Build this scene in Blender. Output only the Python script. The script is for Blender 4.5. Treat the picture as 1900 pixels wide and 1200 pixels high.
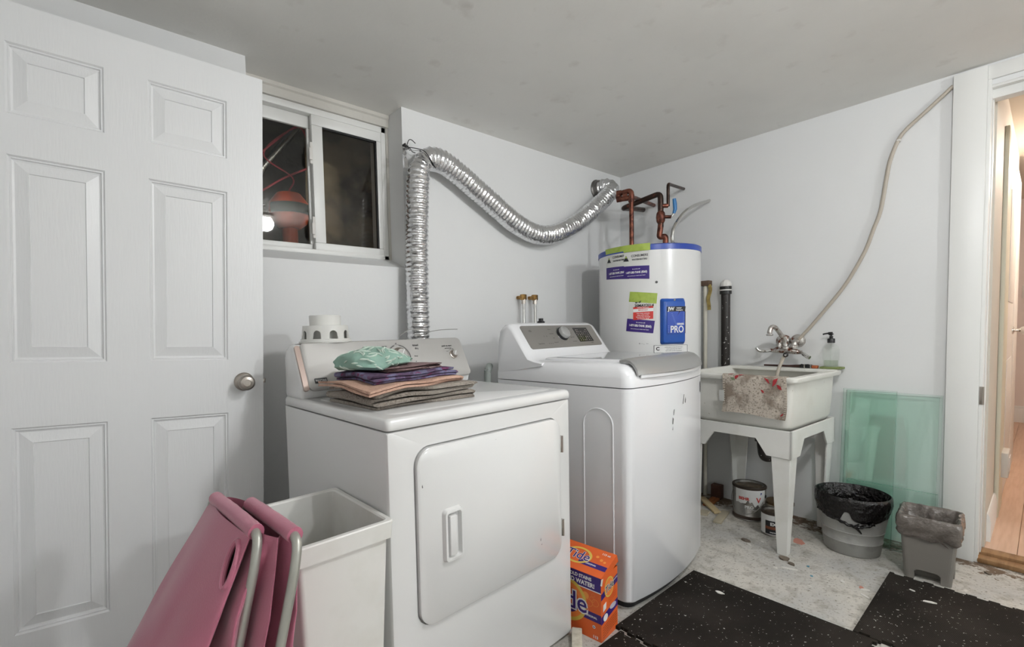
import bpy, bmesh, math, random
from math import sin, cos, pi, radians, sqrt, atan2, hypot
from mathutils import Vector, Matrix, noise

random.seed(7)
for o in list(bpy.data.objects): bpy.data.objects.remove(o)
SC = bpy.context.scene
COL = SC.collection
H = 2.2056

# ------------------------------------------------------------------ camera, world, exposure
cam_d = bpy.data.cameras.new('camera'); cam = bpy.data.objects.new('camera', cam_d); COL.objects.link(cam)
def set_camera():
    yaw, pitch, roll = .6721, -.0482, -.0238
    f = Vector((sin(yaw)*cos(pitch), cos(yaw)*cos(pitch), sin(pitch)))
    r0 = Vector((cos(yaw), -sin(yaw), 0)); u0 = r0.cross(f)
    r = cos(roll)*r0 + sin(roll)*u0; u = -sin(roll)*r0 + cos(roll)*u0
    m = Matrix((r, u, -f)).transposed().to_4x4(); m.translation = Vector((-3.0934, -2.0009, 1.1026))
    cam.matrix_world = m
    cam_d.sensor_fit = 'HORIZONTAL'; cam_d.sensor_width = 36; cam_d.lens = 862.97/1900*36
    cam_d.shift_x = (950-863.02)/1900; cam_d.shift_y = (655.52-600)/1900
    cam_d.clip_start = .02
set_camera()
SC.camera = cam
W = bpy.data.worlds.new('world'); SC.world = W; W.use_nodes = True
W.node_tree.nodes['Background'].inputs[0].default_value = (.05, .06, .08, 1)
W.node_tree.nodes['Background'].inputs[1].default_value = .15
SC.view_settings.view_transform = 'Standard'; SC.view_settings.look = 'None'
SC.view_settings.gamma = 1; SC.view_settings.use_curve_mapping = False
SC.view_settings.exposure = 0.12
SC.cycles.transparent_max_bounces = 24
LAMP_MAIN, LAMP_BACK, LAMP_HALL = 230.0, 420.0, 230.0

# ------------------------------------------------------------------ materials
MATS = {}
def nd(nt, t, **k):
    n = nt.nodes.new(t)
    for a, b in k.items(): setattr(n, a, b)
    return n
def mat(name, col, rough=.5, metal=0, bump=None, var=None, spec=.5, coat=0, emit=None, sheen=0, wave=None, stretch=None):
    """col rgb (linear); bump=(scale,strength); var=(scale,col2,lo,hi); wave=(scale,strength,axis)"""
    if name in MATS: return MATS[name]
    m = bpy.data.materials.new(name); m.use_nodes = True; nt = m.node_tree; L = nt.links
    p = nt.nodes['Principled BSDF']
    p.inputs['Base Color'].default_value = (*col, 1); p.inputs['Roughness'].default_value = rough
    p.inputs['Metallic'].default_value = metal; p.inputs['Specular IOR Level'].default_value = spec
    p.inputs['Coat Weight'].default_value = coat; p.inputs['Sheen Weight'].default_value = sheen
    tc = nd(nt, 'ShaderNodeTexCoord'); src = tc.outputs['Object']
    if stretch:
        mp = nd(nt, 'ShaderNodeMapping'); mp.inputs['Scale'].default_value = stretch
        L.new(src, mp.inputs[0]); src = mp.outputs[0]
    if emit:
        p.inputs['Emission Color'].default_value = (*emit[0], 1); p.inputs['Emission Strength'].default_value = emit[1]
    if var:
        vs = var if isinstance(var, list) else [var]
        cur = None
        for (sc, c2, lo, hi) in vs:
            n = nd(nt, 'ShaderNodeTexNoise'); n.inputs['Scale'].default_value = sc; n.inputs['Detail'].default_value = 5
            L.new(src, n.inputs['Vector'])
            r = nd(nt, 'ShaderNodeMapRange'); r.inputs[1].default_value = lo; r.inputs[2].default_value = hi
            L.new(n.outputs['Fac'], r.inputs[0])
            mx = nd(nt, 'ShaderNodeMix', data_type='RGBA')
            L.new(r.outputs[0], mx.inputs[0])
            if cur is None: mx.inputs[6].default_value = (*col, 1)
            else: L.new(cur, mx.inputs[6])
            mx.inputs[7].default_value = (*c2, 1); cur = mx.outputs[2]
        L.new(cur, p.inputs['Base Color'])
    h = None
    if bump:
        n = nd(nt, 'ShaderNodeTexNoise'); n.inputs['Scale'].default_value = bump[0]; n.inputs['Detail'].default_value = 4
        L.new(src, n.inputs['Vector']); h = n.outputs['Fac']; hs = bump[1]
    if wave:
        n = nd(nt, 'ShaderNodeTexWave'); n.inputs['Scale'].default_value = wave[0]; n.bands_direction = wave[2]
        n.inputs['Distortion'].default_value = 2; L.new(src, n.inputs['Vector']); h = n.outputs['Fac']; hs = wave[1]
    if h is not None:
        b = nd(nt, 'ShaderNodeBump'); b.inputs['Strength'].default_value = hs; b.inputs['Distance'].default_value = .01
        L.new(h, b.inputs['Height']); L.new(b.outputs[0], p.inputs['Normal'])
    MATS[name] = m; return m
def pane_mat(name, tint, refl=.08, rough=.02):
    m = bpy.data.materials.new(name); m.use_nodes = True; nt = m.node_tree; L = nt.links
    nt.nodes.remove(nt.nodes['Principled BSDF'])
    t = nd(nt, 'ShaderNodeBsdfTransparent'); t.inputs[0].default_value = (*tint, 1)
    g = nd(nt, 'ShaderNodeBsdfGlossy'); g.inputs['Roughness'].default_value = rough; g.inputs[0].default_value = (1, 1, 1, 1)
    fr = nd(nt, 'ShaderNodeLayerWeight'); fr.inputs[0].default_value = .5
    pw = nd(nt, 'ShaderNodeMath', operation='POWER'); pw.inputs[1].default_value = 4.0; L.new(fr.outputs['Facing'], pw.inputs[0])
    ad = nd(nt, 'ShaderNodeMath', operation='MULTIPLY_ADD', use_clamp=True); ad.inputs[1].default_value = .75; ad.inputs[2].default_value = refl
    L.new(pw.outputs[0], ad.inputs[0])
    mx = nd(nt, 'ShaderNodeMixShader'); L.new(ad.outputs[0], mx.inputs[0]); L.new(t.outputs[0], mx.inputs[1]); L.new(g.outputs[0], mx.inputs[2])
    L.new(mx.outputs[0], nt.nodes['Material Output'].inputs[0]); MATS[name] = m; return m

WALL = mat('wall_paint', (.78, .785, .78), .55, bump=(60, .05), var=(1.3, (.735, .74, .735), .45, .8))
CEIL = mat('ceiling_paint', (.87, .86, .825), .8, bump=(90, .05), var=[(2.2, (.81, .80, .765), .45, .75), (9, (.74, .72, .68), .62, .8)])
TRIM = mat('trim_paint', (.82, .82, .795), .4, bump=(40, .04))
DOORM = mat('door_paint', (.81, .815, .815), .38, bump=(30, .07), stretch=(6, 6, .6))
APPL = mat('appliance_enamel', (.745, .745, .735), .22, coat=.3)
APPL2 = mat('appliance_enamel_cool', (.84, .845, .86), .25, coat=.3)
SILVER = mat('silver_panel', (.50, .49, .47), .5, metal=.35)
TAUPE = mat('taupe_panel', (.30, .285, .265), .38, metal=.5)
CHROME = mat('chrome', (.62, .61, .59), .18, metal=1, bump=(50, .1))
NICKEL = mat('brushed_nickel', (.42, .38, .34), .3, metal=1)
BLACK = mat('black_plastic', (.012, .012, .013), .35)
RUSTY = mat('tarnished_chrome', (.55, .53, .50), .3, metal=.9, bump=(120, .3), var=(45, (.16, .05, .025), .5, .62))
COPPER = mat('copper', (.20, .07, .045), .38, metal=.75, bump=(60, .2), var=(25, (.07, .025, .018), .45, .6))
DKPIPE = mat('dark_copper', (.055, .035, .028), .35, metal=.8, bump=(60, .2), var=(30, (.16, .05, .03), .55, .7))
FOIL = mat('foil', (.78, .78, .79), .16, metal=1, bump=(42, .55))
PLASTIC = mat('off_white_plastic', (.74, .735, .70), .4, var=(9, (.66, .65, .60), .5, .8))
TUBM = mat('tub_plastic', (.77, .76, .71), .4, var=[(6, (.70, .68, .62), .5, .8), (60, (.44, .40, .32), .68, .78)])
PINK = mat('pink_fabric', (.42, .120, .185), .45, sheen=.3, bump=(300, .08))
TUBE = mat('grey_steel_tube', (.40, .40, .36), .4, metal=.6)
BLUE = mat('blue_plastic', (.012, .085, .40), .3, var=(160, (.06, .17, .5), .68, .75))
BLUEBAND = mat('blue_band', (.02, .06, .36), .3)
PURPLE = mat('purple_print', (.035, .012, .17), .5)
GREENL = mat('lime_print', (.36, .47, .08), .5, bump=(40, .3), var=(30, (.28, .38, .05), .5, .7))
REDL = mat('red_print', (.62, .045, .035), .5)
WHITEP = mat('white_print', (.80, .80, .79), .5)
PAPER = mat('sticker_white', (.66, .66, .63), .45, bump=(30, .3))
INK = mat('black_ink', (.015, .015, .018), .6)
GREYINK = mat('grey_ink', (.10, .10, .10), .6)
ORANGE = mat('orange_card', (.75, .13, .025), .45)
ORANGEP = mat('orange_plastic', (.70, .085, .015), .35)
YELLOWP = mat('yellow_print', (.72, .52, .09), .45)
CARD = mat('cardboard', (.32, .24, .15), .8)
BAGB = mat('black_bag', (.006, .005, .005), .12, bump=(45, 1.2), spec=.4)
BAGG = mat('grey_bag', (.15, .13, .115), .2, bump=(30, 1.0))
BINM = mat('grey_bin', (.33, .33, .31), .5, bump=(80, .1), var=(14, (.24, .24, .225), .5, .7))
BING = mat('taupe_bin', (.20, .185, .165), .5, bump=(60, .08))
TIN = mat('tin', (.35, .34, .32), .35, metal=.9, var=(12, (.16, .14, .12), .5, .7))
TINDIRT = mat('tin_dirty', (.10, .065, .035), .5, metal=.3, var=(20, (.26, .22, .16), .5, .7))
WOOD = mat('old_wood', (.42, .31, .16), .7, bump=(30, .2), stretch=(8, 1, 8), var=(8, (.26, .17, .08), .45, .7))
WOODW = mat('whitewashed_wood', (.58, .55, .46), .7, bump=(30, .3), var=(30, (.42, .38, .30), .5, .7))
HWOOD = mat('hall_wood', (.66, .46, .34), .4, stretch=(1, 14, 1), var=(5, (.58, .38, .26), .4, .7))
OAK = mat('threshold_oak', (.35, .20, .09), .5, stretch=(1, 6, 1), var=(8, (.20, .10, .04), .4, .7))
HALLW = mat('hall_paint', (.60, .57, .50), .6)
HALLW2 = mat('hall_far_warm_light', (.78, .70, .66), .6)  # pink warmth of the light is mixed into this wall colour
BRASS = mat('brass', (.42, .25, .09), .35, metal=1, var=(60, (.16, .09, .04), .5, .7))
HOSE = mat('vinyl_hose', (.46, .41, .34), .4, bump=(80, .1))
ABS = mat('abs_pipe', (.018, .014, .012), .35, var=(70, (.75, .73, .70), .66, .70))
PVCW = mat('white_pvc', (.74, .72, .68), .4)
TAPE = mat('yellowed_tape', (.42, .32, .10), .7, var=(40, (.22, .15, .05), .4, .7))
YEL = mat('stained_white', (.68, .65, .55), .5)
WIN = pane_mat('window_glass', (.92, .92, .90), .035)
CLEAR = pane_mat('clear_plastic', (.95, .96, .95), .03, .04)
LIQ = pane_mat('clear_liquid', (.88, .91, .86), .02)
LIDGLASS = mat('lid_glass', (.34, .36, .37), .06, spec=.6, coat=.5)
GGLASS = pane_mat('green_glass', (.945, .985, .968), .035)
GEDGE = mat('green_glass_edge', (.03, .20, .13), .15)

def concrete():
    m = bpy.data.materials.new('concrete'); m.use_nodes = True; nt = m.node_tree; L = nt.links; p = nt.nodes['Principled BSDF']
    tc = nd(nt, 'ShaderNodeTexCoord'); src = tc.outputs['Object']
    def nz(s, d=6, ro=.6):
        n = nd(nt, 'ShaderNodeTexNoise'); n.inputs['Scale'].default_value = s; n.inputs['Detail'].default_value = d; n.inputs['Roughness'].default_value = ro
        L.new(src, n.inputs['Vector']); return n.outputs['Fac']
    def rng(f, lo, hi):
        r = nd(nt, 'ShaderNodeMapRange'); r.inputs[1].default_value = lo; r.inputs[2].default_value = hi; L.new(f, r.inputs[0]); return r.outputs[0]
    def mix(fac, a, b):
        x = nd(nt, 'ShaderNodeMix', data_type='RGBA'); L.new(fac, x.inputs[0])
        for s, v in ((6, a), (7, b)):
            if isinstance(v, tuple): x.inputs[s].default_value = (*v, 1)
            else: L.new(v, x.inputs[s])
        return x.outputs[2]
    c = mix(rng(nz(2.2), .4, .62), (.62, .59, .53), (.46, .455, .435))
    c = mix(rng(nz(18), .5, .68), c, (.36, .335, .29))
    c = mix(rng(nz(85, 4), .56, .70), c, (.20, .175, .14))
    c = mix(rng(nz(9, 8, .7), .60, .70), c, (.74, .72, .67))
    # caked dirt: sharp-edged patches of their own shape, commoner where the floor was never swept
    sep = nd(nt, 'ShaderNodeSeparateXYZ'); L.new(src, sep.inputs[0])
    near = nd(nt, 'ShaderNodeMath', operation='LESS_THAN'); near.inputs[1].default_value = .40
    ab = nd(nt, 'ShaderNodeMath', operation='ABSOLUTE'); L.new(sep.outputs[0], ab.inputs[0])
    wob = nd(nt, 'ShaderNodeMath', operation='MULTIPLY_ADD'); L.new(nz(6, 6, .7), wob.inputs[0]); wob.inputs[1].default_value = .55; L.new(ab.outputs[0], wob.inputs[2]); L.new(wob.outputs[0], near.inputs[0])
    dm = nd(nt, 'ShaderNodeMath', operation='MULTIPLY'); L.new(near.outputs[0], dm.inputs[0]); L.new(rng(nz(14, 8, .75), .40, .50), dm.inputs[1])
    c = mix(dm.outputs[0], c, (.15, .10, .065))
    L.new(c, p.inputs['Base Color']); p.inputs['Roughness'].default_value = .85
    b = nd(nt, 'ShaderNodeBump'); b.inputs['Strength'].default_value = .5; b.inputs['Distance'].default_value = .012
    L.new(nz(30, 8, .7), b.inputs['Height']); L.new(b.outputs[0], p.inputs['Normal'])
    return m
CONC = concrete()
def rubber():
    m = bpy.data.materials.new('mat_foam'); m.use_nodes = True; nt = m.node_tree; L = nt.links; p = nt.nodes['Principled BSDF']
    tc = nd(nt, 'ShaderNodeTexCoord'); src = tc.outputs['Object']
    def nz(s, d=3):
        n = nd(nt, 'ShaderNodeTexNoise'); n.inputs['Scale'].default_value = s; n.inputs['Detail'].default_value = d; L.new(src, n.inputs['Vector']); return n.outputs['Fac']
    def rng(f, lo, hi):
        r = nd(nt, 'ShaderNodeMapRange'); r.inputs[1].default_value = lo; r.inputs[2].default_value = hi; L.new(f, r.inputs[0]); return r.outputs[0]
    def mix(fac, a, b):
        x = nd(nt, 'ShaderNodeMix', data_type='RGBA'); L.new(fac, x.inputs[0])
        for s, v in ((6, a), (7, b)):
            if isinstance(v, tuple): x.inputs[s].default_value = (*v, 1)
            else: L.new(v, x.inputs[s])
        return x.outputs[2]
    c = mix(rng(nz(4, 5), .4, .7), (.010, .0075, .0055), (.023, .0185, .0145))
    c = mix(rng(nz(120, 2), .70, .74), c, (.55, .53, .49))
    c = mix(rng(nz(45, 2), .74, .77), c, (.45, .43, .40))
    L.new(c, p.inputs['Base Color']); p.inputs['Roughness'].default_value = .8; p.inputs['Specular IOR Level'].default_value = .2
    w = nd(nt, 'ShaderNodeTexWave'); w.inputs['Scale'].default_value = 60; L.new(src, w.inputs['Vector'])
    b = nd(nt, 'ShaderNodeBump'); b.inputs['Strength'].default_value = .4; b.inputs['Distance'].default_value = .003
    L.new(w.outputs['Fac'], b.inputs['Height']); L.new(b.outputs[0], p.inputs['Normal']); return m
FOAM = rubber()

# ------------------------------------------------------------------ mesh helpers
class MB:
    def __init__(s): s.v = []; s.f = []; s.mi = []; s.m = 0
    def add(s, vs, fs):
        k = len(s.v); s.v += [tuple(v) for v in vs]; s.f += [tuple(i+k for i in f) for f in fs]; s.mi += [s.m]*len(fs); return s
    def box(s, x0, x1, y0, y1, z0, z1):
        x0, x1 = sorted((x0, x1)); y0, y1 = sorted((y0, y1)); z0, z1 = sorted((z0, z1))
        return s.add([(x0,y0,z0),(x1,y0,z0),(x1,y1,z0),(x0,y1,z0),(x0,y0,z1),(x1,y0,z1),(x1,y1,z1),(x0,y1,z1)],
                     [(0,3,2,1),(4,5,6,7),(0,1,5,4),(1,2,6,5),(2,3,7,6),(3,0,4,7)])
    def loft(s, rings, caps=True, closed=True):
        n = len(rings[0]); vs = [p for r in rings for p in r]; fs = []
        for i in range(len(rings)-1):
            for j in range(n if closed else n-1):
                k = (j+1) % n; fs.append((i*n+j, i*n+k, (i+1)*n+k, (i+1)*n+j))
        if caps and closed: fs.append(tuple(range(n-1, -1, -1))); fs.append(tuple((len(rings)-1)*n+j for j in range(n)))
        return s.add(vs, fs)
    def tube(s, pts, r, n=12, caps=True, ring=None):
        pts = [Vector(p) for p in pts]; rs = r if isinstance(r, (list, tuple)) else [r]*len(pts)
        t = (pts[1]-pts[0]).normalized(); up = Vector((0, 0, 1)) if abs(t.z) < .9 else Vector((0, 1, 0))
        nrm = (up - t*up.dot(t)).normalized(); rings = []
        for i, p in enumerate(pts):
            tt = (pts[min(i+1, len(pts)-1)] - pts[max(i-1, 0)])
            tt = tt.normalized() if tt.length > 1e-9 else t
            nrm = (nrm - tt*nrm.dot(tt)); nrm = nrm.normalized() if nrm.length > 1e-6 else tt.orthogonal().normalized()
            bn = tt.cross(nrm); t = tt
            rings.append([p + (nrm*cos(2*pi*j/n) + bn*sin(2*pi*j/n))*rs[i]*(ring(i, j) if ring else 1) for j in range(n)])
        return s.loft(rings, caps)
    def lathe(s, prof, c=(0, 0, 0), n=32, axis='z', a0=0, a1=2*pi, caps=True, sx=1, sy=1):
        full = abs(a1-a0-2*pi) < 1e-6; k = n if full else n+1
        rings = []
        for (r, h) in prof:
            ring = []
            for j in range(k):
                a = a0+(a1-a0)*j/n; p = (r*cos(a)*sx, r*sin(a)*sy, h)
                if axis == 'x': p = (h, p[0], p[1])
                elif axis == '-x': p = (-h, p[0], -p[1])
                elif axis == 'y': p = (p[0], h, -p[1])
                elif axis == '-y': p = (p[0], -h, p[1])
                ring.append((p[0]+c[0], p[1]+c[1], p[2]+c[2]))
            rings.append(ring)
        return s.loft(rings, caps and full, full)
    def prism(s, poly, axis, a, b):
        def P(u, v, h): return {'x': (h, u, v), 'y': (u, h, v), 'z': (u, v, h)}[axis]
        return s.loft([[P(u, v, a) for u, v in poly], [P(u, v, b) for u, v in poly]])
    def grid(s, fn, nu, nv):
        vs = [fn(i/nu, j/nv) for j in range(nv+1) for i in range(nu+1)]
        fs = [(j*(nu+1)+i, j*(nu+1)+i+1, (j+1)*(nu+1)+i+1, (j+1)*(nu+1)+i) for j in range(nv) for i in range(nu)]
        return s.add(vs, fs)
    def build(s, name, m, parent=None, bevel=0, seg=2, smooth=35, solid=0, sub=0, weld=False):
        me = bpy.data.meshes.new(name); bm = bmesh.new()
        vs = [bm.verts.new(v) for v in s.v]
        for f, mi in zip(s.f, s.mi):
            try:
                bf = bm.faces.new([vs[i] for i in f]); bf.material_index = mi
            except ValueError: pass
        if weld: bmesh.ops.remove_doubles(bm, verts=bm.verts, dist=1e-5)
        bmesh.ops.recalc_face_normals(bm, faces=bm.faces)
        if solid:
            bmesh.ops.solidify(bm, geom=bm.faces[:], thickness=solid); bmesh.ops.recalc_face_normals(bm, faces=bm.faces)
        if bevel:
            es = [e for e in bm.edges if len(e.link_faces) == 2 and e.calc_face_angle(0) > radians(28)]
            bmesh.ops.bevel(bm, geom=es, offset=bevel, segments=seg, profile=.5, affect='EDGES', clamp_overlap=True)
        bm.to_mesh(me); bm.free()
        for x in (m if isinstance(m, (list, tuple)) else [m]): me.materials.append(x)
        if smooth:
            me.polygons.foreach_set('use_smooth', [True]*len(me.polygons)); me.set_sharp_from_angle(angle=radians(smooth))
        o = bpy.data.objects.new(name, me); COL.objects.link(o)
        if parent: o.parent = parent
        if sub:
            md = o.modifiers.new('subd', 'SUBSURF'); md.levels = md.render_levels = sub
        return o
def tag(o, label, cat, group=None):
    o['label'] = label; o['category'] = cat
    if group: o['group'] = group
    return o
def struct(o): o['kind'] = 'structure'; return o
def thing(name, label, cat, loc=(0, 0, 0), rz=0, group=None):
    o = bpy.data.objects.new(name, None); COL.objects.link(o); o.empty_display_size = .05
    o.location = loc; o.rotation_euler = (0, 0, rz); return tag(o, label, cat, group)
def cat_rom(pts, k=8):
    pts = [Vector(p) for p in pts]; P = [pts[0]*2-pts[1]] + pts + [pts[-1]*2-pts[-2]]; out = []
    for i in range(1, len(P)-2):
        a, b, c, d = P[i-1:i+3]
        for j in range(k):
            t = j/k
            out.append(.5*((2*b)+(c-a)*t+(2*a-5*b+4*c-d)*t*t+(3*b-a-3*c+d)*t**3))
    out.append(pts[-1]); return out
def rrect(x0, x1, y0, y1, r, n=6):
    out = []
    for cx, cy, a in ((x1-r, y1-r, 0), (x0+r, y1-r, pi/2), (x0+r, y0+r, pi), (x1-r, y0+r, 3*pi/2)):
        for j in range(n+1):
            t = a+pi/2*j/n; out.append((cx+r*cos(t), cy+r*sin(t)))
    return out
def text_mb(body, size, fn, bold=0.0, align='CENTER', sx=1.0, space=1.0):
    """flat text mesh, each vertex passed through fn(x, y) -> (x, y, z)"""
    cu = bpy.data.curves.new('t', 'FONT'); cu.body = body; cu.size = size; cu.align_x = align; cu.align_y = 'CENTER'
    cu.offset = bold; cu.resolution_u = 3; cu.space_character = space
    ob = bpy.data.objects.new('t', cu); COL.objects.link(ob)
    dg = bpy.context.evaluated_depsgraph_get(); me = bpy.data.meshes.new_from_object(ob.evaluated_get(dg))
    mb = MB(); mb.add([fn(v.co.x*sx, v.co.y) for v in me.vertices], [tuple(p.vertices) for p in me.polygons])
    bpy.data.objects.remove(ob); bpy.data.curves.remove(cu); bpy.data.meshes.remove(me); return mb
def fn3(p, a):
    return noise.noise(Vector(p)*a)

# ------------------------------------------------------------------ room shell
struct(MB().box(-3.6, .12, -5.2, .3, -.06, 0).build('floor', CONC))
struct(MB().box(-3.6, .12, -5.2, .3, H, H+.06).build('ceiling', CEIL))
RX0, RX1, SILL = -2.574, -1.864, 1.4225
b = MB().box(-3.6, RX0, 0, .3, 0, H); b.box(RX1, .12, 0, .3, 0, H)
b.prism([(0, 0), (.3, 0), (.3, 1.49), (.14, 1.478), (0, SILL)], 'x', RX0, RX1)
struct(b.build('wall_back', WALL, smooth=0))
OY0, OY1, OZ = -1.816, -2.62, 2.112
b = MB().box(0, .12, OY0, 0, 0, H); b.box(0, .12, OY1, OY0, OZ, H); b.box(0, .12, -5.2, OY1, 0, H)
struct(b.build('wall_right', WALL, smooth=0))
struct(MB().box(-3.7, -3.5, -5.2, .3, 0, H).build('wall_left', WALL))
struct(MB().box(-3.7, .12, -5.3, -5.2, 0, H).build('wall_front', WALL))
# vertical board + door casing on the right wall
struct(MB().box(-.022, 0, -1.811, -1.7075, 0, H-.012).build('trim_1', TRIM, bevel=.002))
struct(MB().box(-.012, 0, OY1-.1, -1.811, OZ+.022, H-.012).build('trim_2', TRIM, bevel=.002))
b = MB().box(-.012, 0, -1.823, -1.811, 0, OZ+.022).box(0, .12, OY0, OY0-.008, .03, OZ).box(0, .12, OY1, OY1+.012, .03, OZ).box(0, .12, OY1, OY0, OZ-.012, OZ)
b.box(.045, .09, OY0-.008, OY0-.012, .03, OZ-.012).box(.03, .09, OY1, OY0, OZ-.05, OZ-.012)
d2 = struct(b.build('door_frame', TRIM, bevel=.0015))
d2.name = 'trim_3'
MB().box(-.015, -.011, -1.826, -1.813, .72, .80).build('hinge_plate', NICKEL, d2, bevel=.001)
MB().tube([(-.016, -1.824, .72), (-.016, -1.824, .80)], .004, 8).build('hinge_pin', NICKEL, d2)
t4 = struct(MB().box(-.012, .05, OY1, OY0, 0, .022).build('trim_4', OAK, bevel=.004))
MB().box(.05, .12, OY1, OY0, 0, .034).build('threshold_nosing', OAK, t4, bevel=.004)
# hallway seen through the opening
HY = -1.834
fl = struct(MB().box(.12, 2.35, -2.75, HY+.1, -.06, .024).box(2.35, 4.4, -2.75, -1.05, -.06, .024).build('floor_hall', OAK))
for i in range(-7, 9):
    y = HY-.1*i; xm = 1.7+(i*37 % 10)*.08
    for (xa, xb) in (((.12, xm), (xm+.0015, 4.3)) if i >= 0 else ((2.35, 4.3),)):
        MB().box(xa, xb, y-.0985, y, .02, .031).build('plank', HWOOD, fl, bevel=.0012, seg=1)
struct(MB().box(.12, 2.35, HY, HY+.1, 0, 2.35).build('wall_hall_side', HALLW))
struct(MB().box(2.35, 4.4, -1.1, -1.0, 0, 2.35).build('wall_hall_alcove', HALLW2))
struct(MB().box(.12, 4.4, -2.85, -2.72, 0, 2.35).build('wall_hall_far_side', HALLW2))
struct(MB().box(4.3, 4.4, -2.85, -1.0, 0, 2.35).build('wall_hall_end', HALLW2))
struct(MB().box(.12, 4.4, -2.85, -1.0, 2.3, 2.36).build('ceiling_hall', mat('hall_ceiling', (.72, .67, .58), .8)))
bp_ = [(0, .03), (-.014, .03), (-.014, .13), (-.010, .145), (-.010, .152), (-.004, .165), (0, .165)]
struct(MB().prism([(HY+u, v) for u, v in bp_], 'x', .22, .66).build('baseboard_hall', TRIM))
struct(MB().box(4.284, 4.3, -2.72, -1.1, .03, .17).box(4.29, 4.3, -2.72, -1.1, .17, .20).build('baseboard_hall_end', TRIM, bevel=.003))
hd = struct(MB().box(.98, 1.80, HY-.012, HY, .035, 2.03).build('door_2', TRIM, bevel=.003))
MB().box(.66, .98, HY-.018, HY, .03, 2.1).build('door_casing', mat('casing_cream', (.80, .79, .66), .45), hd, bevel=.004)
MB().box(1.80, 2.33, HY-.016, HY, .03, 2.1).build('door_casing', TRIM, hd, bevel=.004)
for z0, z1 in ((1.2, 1.85), (.3, .85)):
    MB().box(1.12, 1.66, HY-.016, HY-.012, z0, z1).build('door_panel', TRIM, hd, bevel=.0015)
k = MB().lathe([(.026, 0), (.026, .006), (.011, .01), (.011, .03), (.024, .04), (.029, .055), (.024, .07), (.0, .074)], (1.72, HY-.012, 1.02), 20, '-y').build('door_knob', CHROME, hd)
sw = MB().box(4.292, 4.3, -1.93, -1.82, 1.30, 1.43).build('light_switch', PVCW, bevel=.002)
tag(sw, 'white light switch plate on the far wall of the hallway', 'light switch')
MB().box(4.284, 4.293, -1.895, -1.86, 1.325, 1.405).build('rocker', PVCW, sw, bevel=.002)
ob = MB().box(.80, .97, HY-.045, HY-.016, .22, .36).build('wall_box', PVCW, bevel=.006)
tag(ob, 'small white plastic box low on the hallway wall just past the baseboard', 'wall box')
MB().box(.83, .94, HY-.048, HY-.044, .25, .33).build('cover_plate', WHITEP, ob, bevel=.001)

# ------------------------------------------------------------------ six-panel door
def six_panel_door():
    w, h, t = .80, 2.03, .035
    xs = [(.123, .343), (.454, .683)]; zs = [(.225, .827), (1.014, 1.604), (1.719, 1.918)]
    gx = [0, xs[0][0], xs[0][1], xs[1][0], xs[1][1], w]; gz = [0] + [v for q in zs for v in q] + [h]
    b = MB()
    for i in range(5):
        for j in range(7):
            if i in (1, 3) and j in (1, 3, 5): continue
            b.box(gx[i], gx[i+1], -t/2, t/2, gz[j], gz[j+1])
    root = MB()
    # merge into a clean shell: outer box faces per cell share edges, internal faces removed
    root.v, root.f, root.mi = b.v, b.f, b.mi
    me_o = root.build('door_1', DOORM, smooth=0, weld=True)
    bm = bmesh.new(); bm.from_mesh(me_o.data)
    seen = {}
    for f in bm.faces:
        key = tuple(sorted(v.index for v in f.verts)); seen.setdefault(key, []).append(f)
    dead = [f for v in seen.values() if len(v) > 1 for f in v]
    bmesh.ops.delete(bm, geom=dead, context='FACES'); bm.to_mesh(me_o.data); bm.free()
    struct(me_o)
    for (x0, x1) in xs:
        for (z0, z1) in zs:
            b = MB(); rings = []
            for ins, dep in ((0, 0), (.004, -.006), (.008, -.005), (.010, -.011), (.015, -.0125), (.046, -.003), (.0475, -.0065), (.060, -.006)):
                y = -t/2 - dep
                rings.append([(x0+ins, y, z0+ins), (x1-ins, y, z0+ins), (x1-ins, y, z1-ins), (x0+ins, y, z1-ins)])
            back = [(x, t/2, z) for x, y, z in rings[0]]
            b.loft([back]+rings); b.build('panel', DOORM, me_o, smooth=20)
    kx, kz = w-.066, .935
    rose = MB().lathe([(.033, 0), (.033, .004), (.028, .009), (.014, .012), (.013, .032)], (kx, -t/2, kz), 28, '-y').build('knob_rose', NICKEL, me_o)
    MB().lathe([(.013, .028), (.022, .034), (.0275, .045), (.027, .056), (.021, .063), (.012, .0645), (.0115, .062), (0, .062)], (kx, -t/2, kz), 28, '-y').build('knob', NICKEL, rose)
    MB().box(w-.001, w+.002, -.013, .013, kz-.028, kz+.028).build('latch_plate', NICKEL, me_o, bevel=.001)
    MB().prism([(-.006, kz-.008), (.006, kz-.008), (.006, kz+.008), (-.006, kz+.008)], 'x', w, w+.011).build('latch_bolt', NICKEL, me_o, bevel=.001)
    M = Matrix.Rotation(radians(-2.9), 4, 'Z') @ Matrix.Rotation(.0385, 4, 'Y')
    tgt = Vector((-2.570, -.197, 2.031)); org = tgt - (M @ Vector((w, -t/2, h)))
    M.translation = org; me_o.matrix_world = M
six_panel_door()

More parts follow.
